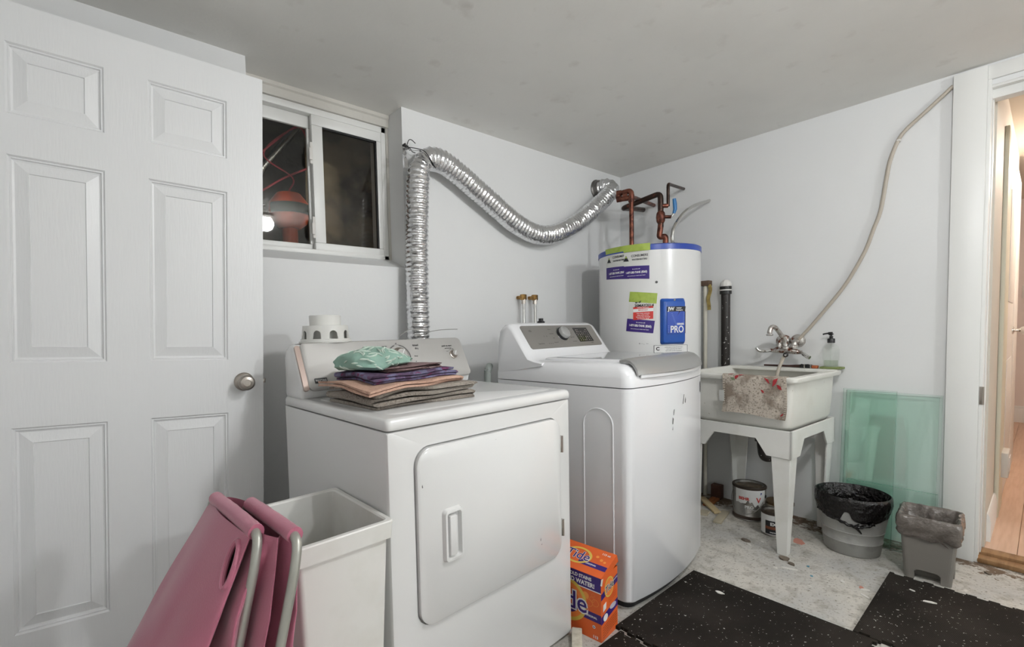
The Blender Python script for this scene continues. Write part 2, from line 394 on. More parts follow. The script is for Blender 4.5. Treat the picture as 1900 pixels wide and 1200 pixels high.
# ------------------------------------------------------------------ window in its recess
def window():
    y0, y1 = .14, .20; x0, x1, z0, z1 = RX0, -1.878, 1.478, 2.148
    b = MB().box(x0, x1, y0, y1, z0, z0+.022).box(x0, x1, y0, y1, z1-.03, z1).box(x0, x0+.03, y0, y1, z0, z1).box(x1-.026, x1, y0, y1, z0, z1)
    b.box(x0, x1, y1, .3, z0-.02, z0+.02).box(x0, RX1, y1-.01, .3, z1-.01, H).box(x1-.005, RX1, y1-.02, .3, z0, H)
    w = struct(b.build('window_1', TRIM, bevel=.003))
    MB().prism([(y0-.012, z1), (y1, z1), (y1, H), (y0-.02, H), (y0-.02, H-.016), (y0-.012, H-.022)], 'x', x0, RX1).build('head_trim', mat('old_trim', (.62, .60, .55), .6, bump=(40, .2)), w)
    MB().box(x1, RX1, y0-.004, y1, z0-.01, z1).build('side_filler', mat('old_trim', (.62, .60, .55)), w)
    xm = -2.262
    # fixed sash (left, further out) and sliding sash (right, nearer the room)
    s1 = MB().box(x0+.03, xm+.012, y0+.034, y0+.052, z0+.022, z0+.05).box(x0+.03, xm+.012, y0+.034, y0+.052, z1-.085, z1-.03).box(x0+.03, x0+.055, y0+.034, y0+.052, z0+.05, z1-.085).box(xm-.012, xm+.012, y0+.034, y0+.052, z0+.05, z1-.085).build('sash', TRIM, w, bevel=.003)
    MB().box(x0+.05, xm-.008, y0+.041, y0+.045, z0+.045, z1-.08).build('pane', WIN, s1, smooth=0)
    s2 = MB().box(xm, x1-.022, y0+.004, y0+.028, z0+.018, z0+.055).box(xm, x1-.022, y0+.004, y0+.028, z1-.075, z1-.025).box(xm, xm+.052, y0+.004, y0+.028, z0+.055, z1-.075).box(x1-.05, x1-.022, y0+.004, y0+.028, z0+.055, z1-.075).build('sash', TRIM, w, bevel=.003)
    MB().box(xm+.048, x1-.046, y0+.014, y0+.018, z0+.05, z1-.07).build('pane', WIN, s2, smooth=0)
    g = MB().box(xm+.052, x1-.05, y0+.006, y0+.02, z1-.083, z1-.075).box(x1-.058, x1-.05, y0+.006, y0+.02, z0+.055, z1-.075)
    g.build('gasket', BLACK, s2)
    for zc in (1.94, 1.60):
        l = MB().box(xm-.014, xm+.0, y0-.004, y0+.008, zc-.05, zc+.05).box(xm-.02, xm-.004, y0-.012, y0+.002, zc-.035, zc+.02).build('latch', PVCW, s2, bevel=.004)
window()
# window well outside, with what is stored in it
WELL = mat('well_dirt', (.09, .07, .055), .9, bump=(12, .6), var=(6, (.20, .16, .12), .45, .7))
for nm, bx in (('wall_well_back', (-2.8, -1.5, .95, 1.0, 1.2, 2.65)), ('wall_well_left', (-2.85, -2.8, .3, 1.0, 1.2, 2.65)), ('wall_well_right', (-1.5, -1.45, .3, 1.0, 1.2, 2.65)), ('floor_well', (-2.85, -1.45, .3, 1.0, 1.36, 1.41)), ('ceiling_well', (-2.85, -1.45, .3, 1.0, 2.65, 2.7))):
    struct(MB().box(*bx).build(nm, WELL, smooth=0))
cb = MB(); cb.grid(lambda u, v: (-2.16+.52*u, .52+.05*sin(3*u)+.02*fn3((u*3, v*3, 0), 1), 1.41+.88*v), 16, 16)
tag(cb.build('cardboard_sheet', mat('dirty_card', (.26, .19, .11), .85, var=[(5, (.07, .05, .032), .44, .60), (3, (.38, .30, .19), .5, .7)], bump=(20, .2)), solid=.008), 'dirty brown sheet standing in the window well behind the sliding sash', 'sheet')
ot = thing('orange_canister', 'round orange plastic canister on a neck in the window well', 'canister', (-2.287, .42, 1.41))
MB().lathe([(0, .17), (.05, .172), (.085, .20), (.10, .25), (.095, .30), (.06, .345), (.0, .355)], (0, 0, .06), 28).build('body', ORANGEP, ot)
MB().lathe([(.055, 0), (.05, .10), (.038, .16), (.038, .24)], (0, 0, 0), 20).build('neck', ORANGEP, ot, smooth=40)
MB().lathe([(.104, .235), (.108, .245), (.108, .275), (.104, .285)], (0, -.002, .06), 28, a0=pi*1.1, a1=pi*1.9, caps=False).build('dark_slot', mat('dark_slot', (.03, .05, .03), .4), ot, solid=.003)
tag(MB().tube([(-2.62, .55, 1.41), (-2.38, .52, 1.96), (-2.20, .50, 2.20)], .022, 16).build('metal_tube', CHROME), 'shiny metal tube slanting behind the left window pane', 'tube')
tag(MB().tube(cat_rom([(-2.43, .36, 1.975), (-2.241, .36, 2.15), (-2.197, .36, 2.08)], 8)+cat_rom([(-2.197, .36, 2.08), (-2.25, .37, 2.14), (-2.415, .37, 1.977), (-2.285, .36, 1.885), (-2.288, .405, 1.829)], 8), .004, 8).build('red_rope', mat('red_cord', (.45, .05, .07), .5)), 'thin red rope looped behind the left window pane', 'rope')
tag(MB().tube(cat_rom([(-2.43, .40, 1.80), (-2.32, .38, 1.88), (-2.199, .37, 1.949)], 8), .005, 8).build('red_stick', mat('red_cord', (.45, .05, .07), .5)), 'thin red stick crossing low behind the left window pane', 'stick')

# ------------------------------------------------------------------ lamps
def ceiling_lamp(name, loc, power, label, r=.065, col=(.985, .99, 1.0), zd=.085):
    t = thing(name, label, 'ceiling lamp', loc)
    MB().lathe([(0, 0), (.07, 0), (.07, -.02), (.03, -.04), (.03, -.045), (.0, -.045)], (0, 0, 0), 24).build('canopy', PVCW, t)
    m = mat('lamp_glow_'+name, (1, 1, 1), .5, emit=(col, power))
    prof = [(r*sin(a), -zd-r*cos(a)) for a in [pi*i/14 for i in range(0, 15)]]
    MB().lathe([(max(q, 1e-4), z) for q, z in prof], (0, 0, 0), 24).build(name.replace('lamp', 'globe'), m, t)
ceiling_lamp('ceiling_lamp_offscreen', (-1.82, -2.1, H), LAMP_MAIN, 'white globe ceiling lamp mirrored in the left window pane')
ceiling_lamp('back_lamp_offscreen', (-1.35, -4.3, H), LAMP_BACK, 'white globe ceiling lamp in the deep end of the room facing the window', col=(.94, .975, 1.0))
ceiling_lamp('hall_lamp_offscreen', (1.9, -2.35, 2.3), LAMP_HALL, 'white globe ceiling lamp in the hallway', col=(1, .86, .74))

# ------------------------------------------------------------------ dryer
def dryer():
    w, d, zs, zt = .743, .668, .855, .89
    t = thing('clothes_dryer', 'white front-loading clothes dryer with silver console and folded towels on top', 'dryer', (-2.5771, -.3265, 0), .0512)
    body = MB().box(0, w, -d+.012, 0, .015, zs).build('cabinet', APPL, t, bevel=.0015, seg=1)
    # front panel with the door opening cut out; the door sits in it with a 4 mm gap
    fp = lambda o, y_: [(x, y_, z) for x, z in o]
    out = lambda q: rrect(q, w-q, .015+q, zs-q*.4, .004+q, 8); hole_o = rrect(.0755, .6805, .3205, .8045, .0515, 8)
    MB().loft([fp(out(0), -d+.014), fp(out(0), -d+.006), fp(out(.002), -d+.002), fp(out(.006), -d), fp(hole_o, -d), fp(hole_o, -d+.012)], caps=False).build('front_panel', APPL, t, smooth=30)
    MB().box(.035, w-.035, -d+.035, -.01, zs-.002, zs+.008).build('seam', APPL, t)
    for a in (.06, w-.06):
        for b in (-.06, -d+.06): MB().lathe([(.018, 0), (.018, .012), (.01, .012), (.01, .03)], (a, b, 0), 12).build('foot', BLACK, t)
    tp = lambda q, z: [(x, y_, z) for x, y_ in rrect(-.003+q, w+.003-q, -d-.005+q, -q*.2, .014-q*.3, 5)]
    top = MB().loft([tp(.0015, zs+.005), tp(0, zs+.007), tp(0, zt-.014), tp(.0025, zt-.006), tp(.007, zt-.0018), tp(.014, zt)]).build('top_panel', APPL, t, smooth=50)
    # shallow raised border of the deck
    MB().loft([[(x, y, zt-.001) for x, y in rrect(.035, w-.035, -d+.04, -.18, .03)], [(x, y, zt+.0015) for x, y in rrect(.04, w-.04, -d+.045, -.185, .03)]]).build('deck_field', APPL, top)
    # loading door
    y = -d
    door = MB().loft([[(x, y+.012, z) for x, z in rrect(.0795, .6765, .3245, .8005, .048, 8)], [(x, y-.010, z) for x, z in rrect(.080, .676, .325, .80, .047, 8)], [(x, y-.014, z) for x, z in rrect(.085, .671, .33, .795, .043, 8)]]).build('door', APPL, t, smooth=50)
    hx0, hx1, hz0, hz1 = .159, .216, .486, .62
    h = MB().loft([[(x, y-.013, z) for x, z in rrect(hx0-.006, hx1+.006, hz0-.006, hz1+.006, .012)], [(x, y-.026, z) for x, z in rrect(hx0-.002, hx1+.002, hz0-.002, hz1+.002, .010)], [(x, y-.027, z) for x, z in rrect(hx0+.004, hx1-.004, hz0+.004, hz1-.004, .008)], [(x, y-.0145, z) for x, z in rrect(hx0+.008, hx1-.008, hz0+.008, hz1-.008, .007)]]).build('handle', APPL, door, smooth=40)
    MB().box(hx0+.010, hx0+.034, y-.030, y-.014, hz0+.012, hz1-.012).build('grip', APPL, door, bevel=.004)
    MB().box(hx0+.036, hx1-.010, y-.0152, y-.0142, hz0+.02, hz1-.014).build('handle_recess', APPL, door, bevel=.0004)
    for z in (.71, .42):
        hg = MB().box(.672, .686, y-.0155, y-.004, z-.028, z+.028).build('hinge', CHROME, t, bevel=.001)
        MB().tube([(.679, y-.0165, z-.028), (.679, y-.0165, z+.028)], .0035, 8).build('hinge_pin', NICKEL, hg)
    # console
    T, B = Vector((-.085, 1.068)), Vector((-.158, .925))
    prof = [(-.005, zt-.005), (-.005, 1.02), (-.02, 1.055), (-.05, 1.07), (T.x, T.y), (B.x, B.y), (-.150, .905), (-.145, zt-.005)]
    MB().prism(prof, 'x', .0, w).build('console', APPL, t, bevel=.012, seg=3)
    up = (T-B).normalized(); nrm = Vector((-up.y, up.x))          # in (b, z): outward = towards room
    def F(x, s, h=0.0): q = B + up*s + nrm*h; return (x, q.x, q.y)  # console face coordinates
    S = (T-B).length
    MB().loft([[F(x, s, -.004) for x, s in rrect(.022, w-.004, -.01, S+.004, .018)], [F(x, s, .005) for x, s in rrect(.022, w-.004, -.01, S+.004, .018)], [F(x, s, .008) for x, s in rrect(.026, w-.008, -.006, S, .016)]]).build('console_fascia', SILVER, t)
    ch = MB().loft([[F(x, s, -.006) for x, s in rrect(.004, .022, -.008, S-.004, .007)], [F(x, s, .0035) for x, s in rrect(.004, .022, -.008, S-.004, .007)]]).build('end_channel', mat('rose_trim', (.42, .33, .29), .3, metal=.5), t)
    MB().prism([(-.015, 1.058), (-.03, 1.0695), (-.084, 1.0745), (-.088, 1.069), (-.05, 1.062)], 'x', .03, w-.02).build('console_top_strip', TAUPE, t)
    def knob(x, s, r, hgt):
        def ring(rr, hh): return [F(x+rr*cos(a), s+rr*sin(a), hh) for a in [2*pi*i/32 for i in range(32)]]
        k = MB().loft([ring(r, .006), ring(r*.97, hgt*.55), ring(r*.8, hgt*.6), ring(r*.74, hgt), ring(r*.68, hgt+.002)]).build('knob', NICKEL, t, smooth=50)
        MB().loft([ring(r*.62, hgt+.001), ring(r*.6, hgt+.003)]).build('knob_face', SILVER, k)
        a = radians(55)
        q = [(x+cos(a)*u*r*.6-sin(a)*v, s+sin(a)*u*r*.6+cos(a)*v) for u, v in ((-1, -.0012), (1, -.0018), (1, .0018), (-1, .0012))]
        MB().loft([[F(*p, hgt+.003) for p in q], [F(*p, hgt+.0045) for p in q]]).build('pointer', WHITEP, k, smooth=0)
        return k
    K1, K2 = (.405, .092), (.672, .085)
    knob(*K1, .036, .028); knob(*K2, .019, .022)
    def band(c, r0, r1, a0, a1):
        arc = MB(); arc.loft([[F(c[0]+rr*cos(a), c[1]+rr*sin(a), .0085) for rr in (r0, r1)] for a in [a0+(a1-a0)*i/20 for i in range(21)]], caps=False, closed=False); arc.build('dial_arc', INK, t, smooth=0)
    band(K1, .046, .0485, radians(-20), radians(80)); band(K1, .046, .0485, radians(105), radians(190)); band(K1, .050, .0508, radians(-20), radians(190))
    band(K2, .0245, .0255, radians(60), radians(150))
    def put(s, size, x, sv):
        text_mb(s, size, lambda u, v: F(x+u, sv+v, .0088), .0002).build('lettering', INK, t, smooth=0)
    put('automatic', .0125, .298, .128); put('dry', .0125, .30, .114); put('timed', .0125, .492, .136); put('dry', .0125, .494, .122)
    put('more dry', .006, .347, .137); put('less dry', .006, .322, .098); put('off', .007, .402, .147); put('damp dry', .005, .30, .101); put('press', .005, .333, .087); put('40 min', .006, .48, .088); put('off', .005, .472, .065)
    put('push to start', .0105, .652, .127); put('end of cycle signal', .005, .655, .115); put('on', .005, .645, .102); put('off', .005, .678, .110)
    bd = MB().loft([[F(x, s, .008) for x, s in rrect(.043, .087, .012, .030, .002)], [F(x, s, .0105) for x, s in rrect(.043, .087, .012, .030, .002)]]).build('badge', BLACK, t)
    text_mb('MAYTAG', .0095, lambda u, v: F(.065+u, .021+v, .0108), .0002).build('badge_lettering', WHITEP, bd, smooth=0)
    # chips and scuffs on the enamel
    sc = MB()
    for (x, z, l, a) in ((.56, .41, .012, 1.4), (.565, .395, .006, 1.2), (.092, .70, .01, 1.57), (.36, .78, .008, .1)):
        sc.add([(x-.001, y-.0144, z), (x+.0015, y-.0144, z+.001), (x+cos(a)*l, y-.0144, z+sin(a)*l), (x+cos(a)*l*.5-.002, y-.0144, z+sin(a)*l*.5)], [(0, 1, 2, 3)])
    rnd = random.Random(3)
    for i in range(34):
        x, yy = rnd.uniform(.42, .70), rnd.uniform(-.6, -.2); r = rnd.uniform(.0008, .003)
        sc.add([(x+r*cos(k), yy+r*.6*sin(k+i), zt+.0019) for k in (0, 1.2, 2.6, 4, 5.2)], [(0, 1, 2, 3, 4)])
    sc.build('dirt_specks', GREYINK, t, smooth=0)['kind'] = 'stuff'
dryer()

# vent cap standing on the dryer console
def vent_cap():
    c = thing('exhaust_vent', 'white round plastic exhaust vent with arched openings on the dryer console', 'vent', (-2.4185, -.3215, 1.0725))
    R0, R1 = .088, .081; zb, zt = .014, .060; nh = 9; n = 198
    b = MB(); outer = []; inner = []
    for j in range(n):
        th = 2*pi*j/n+.12; u = ((j*nh/n) % 1)-.5; hw = .27; hb = zb
        if abs(u) < hw: hb = zb + .012 + .018*sqrt(max(0, 1-(u/hw)**2))
        rr = lambda z: R0+(R1-R0)*(z/zt)
        outer.append([(rr(z)*cos(th), rr(z)*sin(th), z) for z in (hb, zt)]); inner.append([((rr(z)-.004)*cos(th), (rr(z)-.004)*sin(th), z) for z in (hb, zt)])
    vs = []; fs = []
    for j in range(n): vs += outer[j]+inner[j]
    for j in range(n):
        a, k = 4*j, 4*((j+1) % n)
        fs += [(a, k, k+1, a+1), (a+2, a+3, k+3, k+2), (a, a+2, k+2, k)]
    b.add(vs, fs); b.build('arched_ring', PLASTIC, c, smooth=40)
    MB().lathe([(.0, 0), (.096, 0), (.096, .004), (.090, .006), (.090, .014), (.082, .014), (.082, .006), (0, .006)], n=48).build('base_ring', PLASTIC, c)
    MB().lathe([(.05, .008), (.05, .058)], n=32, caps=False).build('added_inner_cylinder', PLASTIC, c)  # added cylinder, put in to darken the view through the arches
    MB().lathe([(.081, .058), (.081, .062), (.0565, .063), (.057, .098), (.055, .100), (.053, .098), (.053, .058), (.077, .057)], n=48).build('collar', PLASTIC, c)
vent_cap()

# ------------------------------------------------------------------ washer
def washer():
    w, d = .71, .665
    t = thing('washing_machine', 'white top-loading washing machine with bowed front and glass lid', 'washing machine', (-1.5884, -.3579, 0), .0754)
    def outline(ins=0, front=0, bow=.045, r=.045, side=None):
        s = ins if side is None else side
        x0, x1 = s, w-s; yb, yf = -ins, -d+front
        pts = [(x1, yb), (x0, yb)]
        def yfront(x): q = (x-w/2)/(w/2); return yf - bow*(1-q*q)
        n = 6
        for i in range(n+1):
            a = pi+pi/2*i/n; pts.append((x0+r+r*cos(a), yfront(x0+r)+r*.9+r*.9*sin(a)))
        for i in range(1, 16): x = x0+r+(x1-x0-2*r)*i/16; pts.append((x, yfront(x)))
        for i in range(n+1):
            a = 1.5*pi+pi/2*i/n; pts.append((x1-r+r*cos(a), yfront(x1-r)+r*.9+r*.9*sin(a)))
        return pts
    L = lambda o, z: [(x, y, z) for x, y in o]
    MB().loft([L(outline(.03, .03), .0), L(outline(.03, .03), .06)]).build('plinth', BLACK, t)
    MB().loft([L(outline(.006, .006), .036), L(outline(0, 0), .044), L(outline(0, 0), .868)]).build('cabinet', APPL2, t, smooth=40)
    MB().loft([L(outline(.025, .025), .864), L(outline(.025, .025), .878)]).build('seam', APPL2, t)
    deck = MB().loft([L(outline(0, 0), .872), L(outline(0, .0), .905), L(outline(.004, .008), .926), L(outline(.012, .022), .945), L(outline(.024, .042), .957), L(outline(.04, .07), .963)]).build('top_cover', APPL2, t, smooth=60)
    # lid: white frame, glass, grey grip strip wrapping over the front
    lid = MB().loft([L(rrect(.055, w-.055, -.655, -.225, .03), .960), L(rrect(.057, w-.057, -.653, -.227, .03), .970), L(rrect(.066, w-.066, -.645, -.235, .025), .974)]).build('lid', APPL2, t, smooth=30)
    MB().loft([L(rrect(.10, w-.10, -.615, -.265, .02), .973), L(rrect(.10, w-.10, -.615, -.265, .02), .9755)]).build('lid_glass', LIDGLASS, lid)
    hp = [(-.606, .977), (-.630, .981), (-.652, .976), (-.668, .963), (-.680, .944), (-.686, .922)]
    g = MB()
    def hpt(u, v, off):
        x = .045+(w-.09)*u; q = (2*u-1); k = v*(len(hp)-1); i = min(int(k), len(hp)-2); f = k-i
        y = hp[i][0]*(1-f)+hp[i+1][0]*f; z = hp[i][1]*(1-f)+hp[i+1][1]*f
        y -= .05*(1-q*q)*v+.0; y += .018*(v < .2)*(1-q*q)
        e = max(0, abs(q)-.93)/.07
        return (x, y+off*.6, z-.004*e-off)
    g.grid(lambda u, v: hpt(u, v, 0), 32, 15); g.build('lid_grip', mat('grip_silver', (.40, .40, .39), .35, metal=.6), lid, solid=.010, smooth=50)
    g = MB(); g.grid(lambda u, v: hpt(.03+.94*u, .93+.0*v, 0) if v < .5 else (lambda p: (p[0], p[1]+.004, p[2]-.02))(hpt(.03+.94*u, .95, 0)), 24, 2)
    g.build('grip_underside', APPL2, lid, solid=.006)
    # console
    prof = [(-.002, .90), (-.002, 1.06), (-.012, 1.105), (-.034, 1.128), (-.062, 1.134), (-.086, 1.122), (-.172, 1.000), (-.192, .974), (-.222, .962), (-.262, .956), (-.262, .945)]
    b = MB(); rings = []
    for x, k in ((.0, .90), (.006, .955), (.02, .985), (.05, 1), (w-.05, 1), (w-.02, .985), (w-.006, .955), (w, .90)):
        rings.append([(x, -.10+(y+.10)*(k if z > .97 else 1), .9+(z-.9)*k) for y, z in prof])
    b.loft(rings); b.build('console', APPL2, t, smooth=40)
    T, B = Vector((-.0885, 1.1205)), Vector((-.168, 1.007)); up = (T-B).normalized(); nrm = Vector((-up.y, up.x)); S = (T-B).length
    def F(x, s, h=0.0): q = B+up*s+nrm*h; return (x, q.x, q.y)
    MB().loft([[F(x, s, -.006) for x, s in rrect(.055, w-.045, .004, S-.002, .014)], [F(x, s, .0025) for x, s in rrect(.055, w-.045, .004, S-.002, .014)]]).build('control_panel', TAUPE, t)
    def ring(c, rr, hh, n=36): return [F(c[0]+rr*cos(a), c[1]+rr*sin(a), hh) for a in [2*pi*i/n for i in range(n)]]
    K = (.345, .078)
    kb = MB().loft([ring(K, .043, .002), ring(K, .043, .005), ring(K, .040, .006)]).build('dial_ring', CHROME, t)
    k = MB().loft([ring(K, .039, .004), ring(K, .036, .016), ring(K, .035, .016)]).build('dial_base', BLACK, t)
    MB().loft([ring(K, .032, .014), ring(K, .032, .032), ring(K, .029, .035)]).build('dial', mat('dial_grey', (.42, .42, .41), .35, metal=.3), t, smooth=50)
    MB().loft([[F(x, s, .002) for x, s in rrect(.470, .600, .030, .118, .003)], [F(x, s, .0035) for x, s in rrect(.470, .600, .030, .118, .003)]]).build('display', mat('display_black', (.012, .010, .010), .12), t)
    ic = MB(); rnd = random.Random(5)
    for r in range(7):
        for c in range(6):
            x = .480+c*.019+rnd.uniform(0, .006); s = .038+r*.0108; l = rnd.uniform(.003, .010)
            if r == 6 and 1 < c < 5: continue
            ic.add([F(x, s, .0038), F(x+l, s, .0038), F(x+l, s+.0022, .0038), F(x, s+.0022, .0038)], [(0, 1, 2, 3)])
    ic.build('display_symbols', mat('display_white', (.62, .55, .50), .5), t, smooth=0)['kind'] = 'stuff'
    def put(s, size, x, sv):
        text_mb(s, size, lambda u, v: F(x+u, sv+v, .003), .0001).build('lettering', INK, t, smooth=0)
    for i, s in enumerate(('Normal', 'Heavy Duty', 'Bulky', 'Waterproof')): put(s, .0068, .265+(.004 if i in (1, 2) else .012)*0+.008*i*0, .112-.026*i)
    for i, s in enumerate(('Delicates', 'Towels', 'Speed Wash', 'Downloaded')): put(s, .0068, .425, .112-.026*i)
    put('Smart Drive', .009, .145, .030); put('ThinQ', .008, .575, .020); put('LG', .016, .11, .105)
    for i in range(3): put('o', .012, .205+.014*i, .030)
    put('S', .010, .195, .072); put('o', .012, .215, .073)
    # embossed arch on the left side panel
    arch = [(0, -.472, .06)]+[(0, -.537+.065*cos(a), .718+.066*sin(a)) for a in [pi*i/16 for i in range(17)]]+[(0, -.602, .06)]
    MB().tube(arch, .0032, 8).build('side_embossing', APPL2, t)
    # front badge and scuffs
    yf = lambda x: -d-.045*(1-((x-w/2)/(w/2))**2)-.0007
    s = MB()
    def patch(pts): s.add([(x, yf(x), z) for x, z in pts], [tuple(range(len(pts)))])
    patch([(.385, .77), (.392, .772), (.401, .81), (.397, .812)]); patch([(.41, .775), (.416, .772), (.42, .785), (.414, .798)])
    patch([(.295, .735), (.299, .735), (.305, .76), (.300, .758)]); patch([(.285, .70), (.292, .698), (.297, .72), (.288, .728)]); patch([(.285, .675), (.29, .674), (.291, .69)])
    s.build('scuff_marks', GREYINK, t, smooth=0)['kind'] = 'stuff'
    MB().add([(.655, yf(.655)-.0008, .79), (.668, yf(.668)-.0012, .79), (.668, yf(.668)-.0012, .84), (.655, yf(.655)-.0008, .84)], [(0, 1, 2, 3)]).build('badge', INK, t, smooth=0)
    MB().lathe([(.02, 0), (.02, .014), (.012, .018), (.012, .03)], (.30, -.03, 1.128), 16).build('hose_cap', BLACK, t)
washer()

# water supply valves and hoses behind the washer
for i, x in enumerate((-1.088, -.990)):
    t = thing('supply_hose', ['braided steel supply hose nearer the foil duct, rising behind the washer to a brass elbow', 'braided steel supply hose nearer the water tank, rising behind the washer to a brass elbow'][i], 'hose', (x, 0, 0), group='washer supply hoses')
    MB().tube([(0, .01, 1.295), (0, -.025, 1.295), (0, -.05, 1.292)], .011, 14).build('wall_stub', BRASS, t)
    MB().box(-.017, .017, -.062, -.035, 1.278, 1.312).build('valve_body', BRASS, t, bevel=.005)
    MB().tube([(0, -.05, 1.285), (0, -.05, 1.255)], .013, 6).build('hose_nut', NICKEL, t)
    MB().tube(cat_rom([(0, -.05, 1.262), (-.002, -.052, 1.15), (-.012, -.06, 1.0), (-.02, -.07, .80)], 12), .0085, 12, ring=lambda i, j: 1+.05*((i+j) % 2)).build('braided_hose', CHROME, t)
tag(MB().tube(cat_rom([(-1.60, -.30, .014), (-1.605, -.30, .4), (-1.605, -.30, .86), (-1.60, -.30, .905), (-1.57, -.28, .93)], 8), .016, 14, ring=lambda i, j: 1+.07*(i % 2)).build('drain_hose', mat('drain_grey', (.30, .33, .31), .5)), 'short ribbed grey drain hose at the back corner of the washing machine', 'hose')

# ------------------------------------------------------------------ foil duct
def duct():
    Y = -.075
    ctl = [(-1.862, -.10, .70), (-1.860, -.09, 1.08), (-1.848, Y, 1.45), (-1.833, Y, 1.78), (-1.820, Y, 1.885), (-1.775, Y, 1.945), (-1.70, Y, 1.958), (-1.60, Y, 1.925), (-1.468, Y, 1.860), (-1.32, Y, 1.785), (-1.191, Y, 1.722), (-1.08, Y, 1.685), (-.967, Y, 1.670), (-.84, Y, 1.688), (-.714, Y, 1.738), (-.56, Y, 1.815), (-.431, Y, 1.898), (-.33, Y-.01, 1.975), (-.262, Y-.02, 2.045), (-.262, -.055, 2.078), (-.285, .02, 2.075)]
    base = cat_rom(ctl, 14); L = [0]
    for i in range(1, len(base)): L.append(L[-1]+(base[i]-base[i-1]).length)
    step = .0058; n = int(L[-1]/step); pts = []; k = 0
    for i in range(n+1):
        s = L[-1]*i/n
        while k < len(L)-2 and L[k+1] < s: k += 1
        f = (s-L[k])/max(1e-9, L[k+1]-L[k]); pts.append(base[k].lerp(base[k+1], f))
    rs = []
    for i, p in enumerate(pts):
        pinch = 1-.16*math.exp(-((p-Vector((-1.80, Y, 1.915))).length/.035)**2)
        rs.append((.0515+.0032*(1-cos(i*pi/2)))*pinch)
    t = thing('vent_duct', 'crinkled silver foil vent duct looping along the wall from the dryer', 'duct', (-1.86, -.09, 0))
    b = MB(); b.tube([p-Vector((-1.86, -.09, 0)) for p in pts], rs, 26, ring=lambda i, j: 1+.035*noise.noise(Vector((i*.31, cos(j*.2417)*2, sin(j*.2417)*2)))+.035*noise.noise(Vector((i*.9, j*.8, 3))))
    b.build('foil_tube', FOIL, t, smooth=60)
    o = Vector((-1.86, -.09, 0))
    MB().lathe([(.066, 0), (.066, .006), (.058, .012), (.058, .03)], Vector((-.29, 0, 2.07))-o, 32, '-y').build('wall_collar', mat('dark_steel', (.18, .17, .16), .4, metal=.8), t)
    MB().tube([Vector(p)-o for p in cat_rom([(-1.985, -.12, 1.085), (-1.93, -.125, 1.115), (-1.86, -.148, 1.10), (-1.80, -.125, 1.106), (-1.72, -.10, 1.112), (-1.62, -.09, 1.113)], 8)], .0018, 6).build('clamp_wire', mat('wire_grey', (.35, .34, .32), .4, metal=.6), t)
    h = thing('duct_hanger', 'twisted foil strap and black wire hanging the duct from a wall screw', 'strap', (-1.868, 0, 2.0))
    MB().tube([(.008, .0, .02), (.008, -.02, .02)], .006, 10).build('screw', BLACK, h)
    def strap(path, k):
        pts = cat_rom(path, 6); rings = []
        for i, c in enumerate(pts):
            a = i*.75+k; tw = Vector((cos(a)*.011, sin(a)*.004, cos(a)*.003)) if i < len(pts)*.55 else Vector((.009, 0, .004)); rings.append([c+tw, c-tw])
        b = MB(); b.loft(rings, caps=False, closed=False); return b
    # both straps leave the screw; one runs down beside the duct, the other crosses over the front of the bend
    for path, k in (([(.0, -.018, .005), (-.010, -.045, -.05), (-.022, -.075, -.115)], 0), ([(.006, -.018, .005), (.014, -.060, -.020), (.030, -.118, -.040), (.060, -.141, -.080), (.092, -.139, -.108)], 1)): strap(path, k).build('foil_strap', FOIL, h, solid=.0015, smooth=30)
    for pts_ in ([(.014, -.02, .008), (.022, -.03, .038), (.035, -.035, .042), (.058, -.035, .030)], [(.014, -.02, .008), (.028, -.03, .002), (.038, -.035, -.014), (.055, -.035, -.016)], [(.014, -.02, .008), (.028, -.075, -.012), (.046, -.130, -.040), (.072, -.144, -.082), (.100, -.142, -.112)]):
        MB().tube(cat_rom(pts_, 6), .002, 6).build('black_wire', BLACK, h)
    MB().box(.004, .022, -.03, -.014, -.004, .014).build('knot', BLACK, h, bevel=.003)
duct()

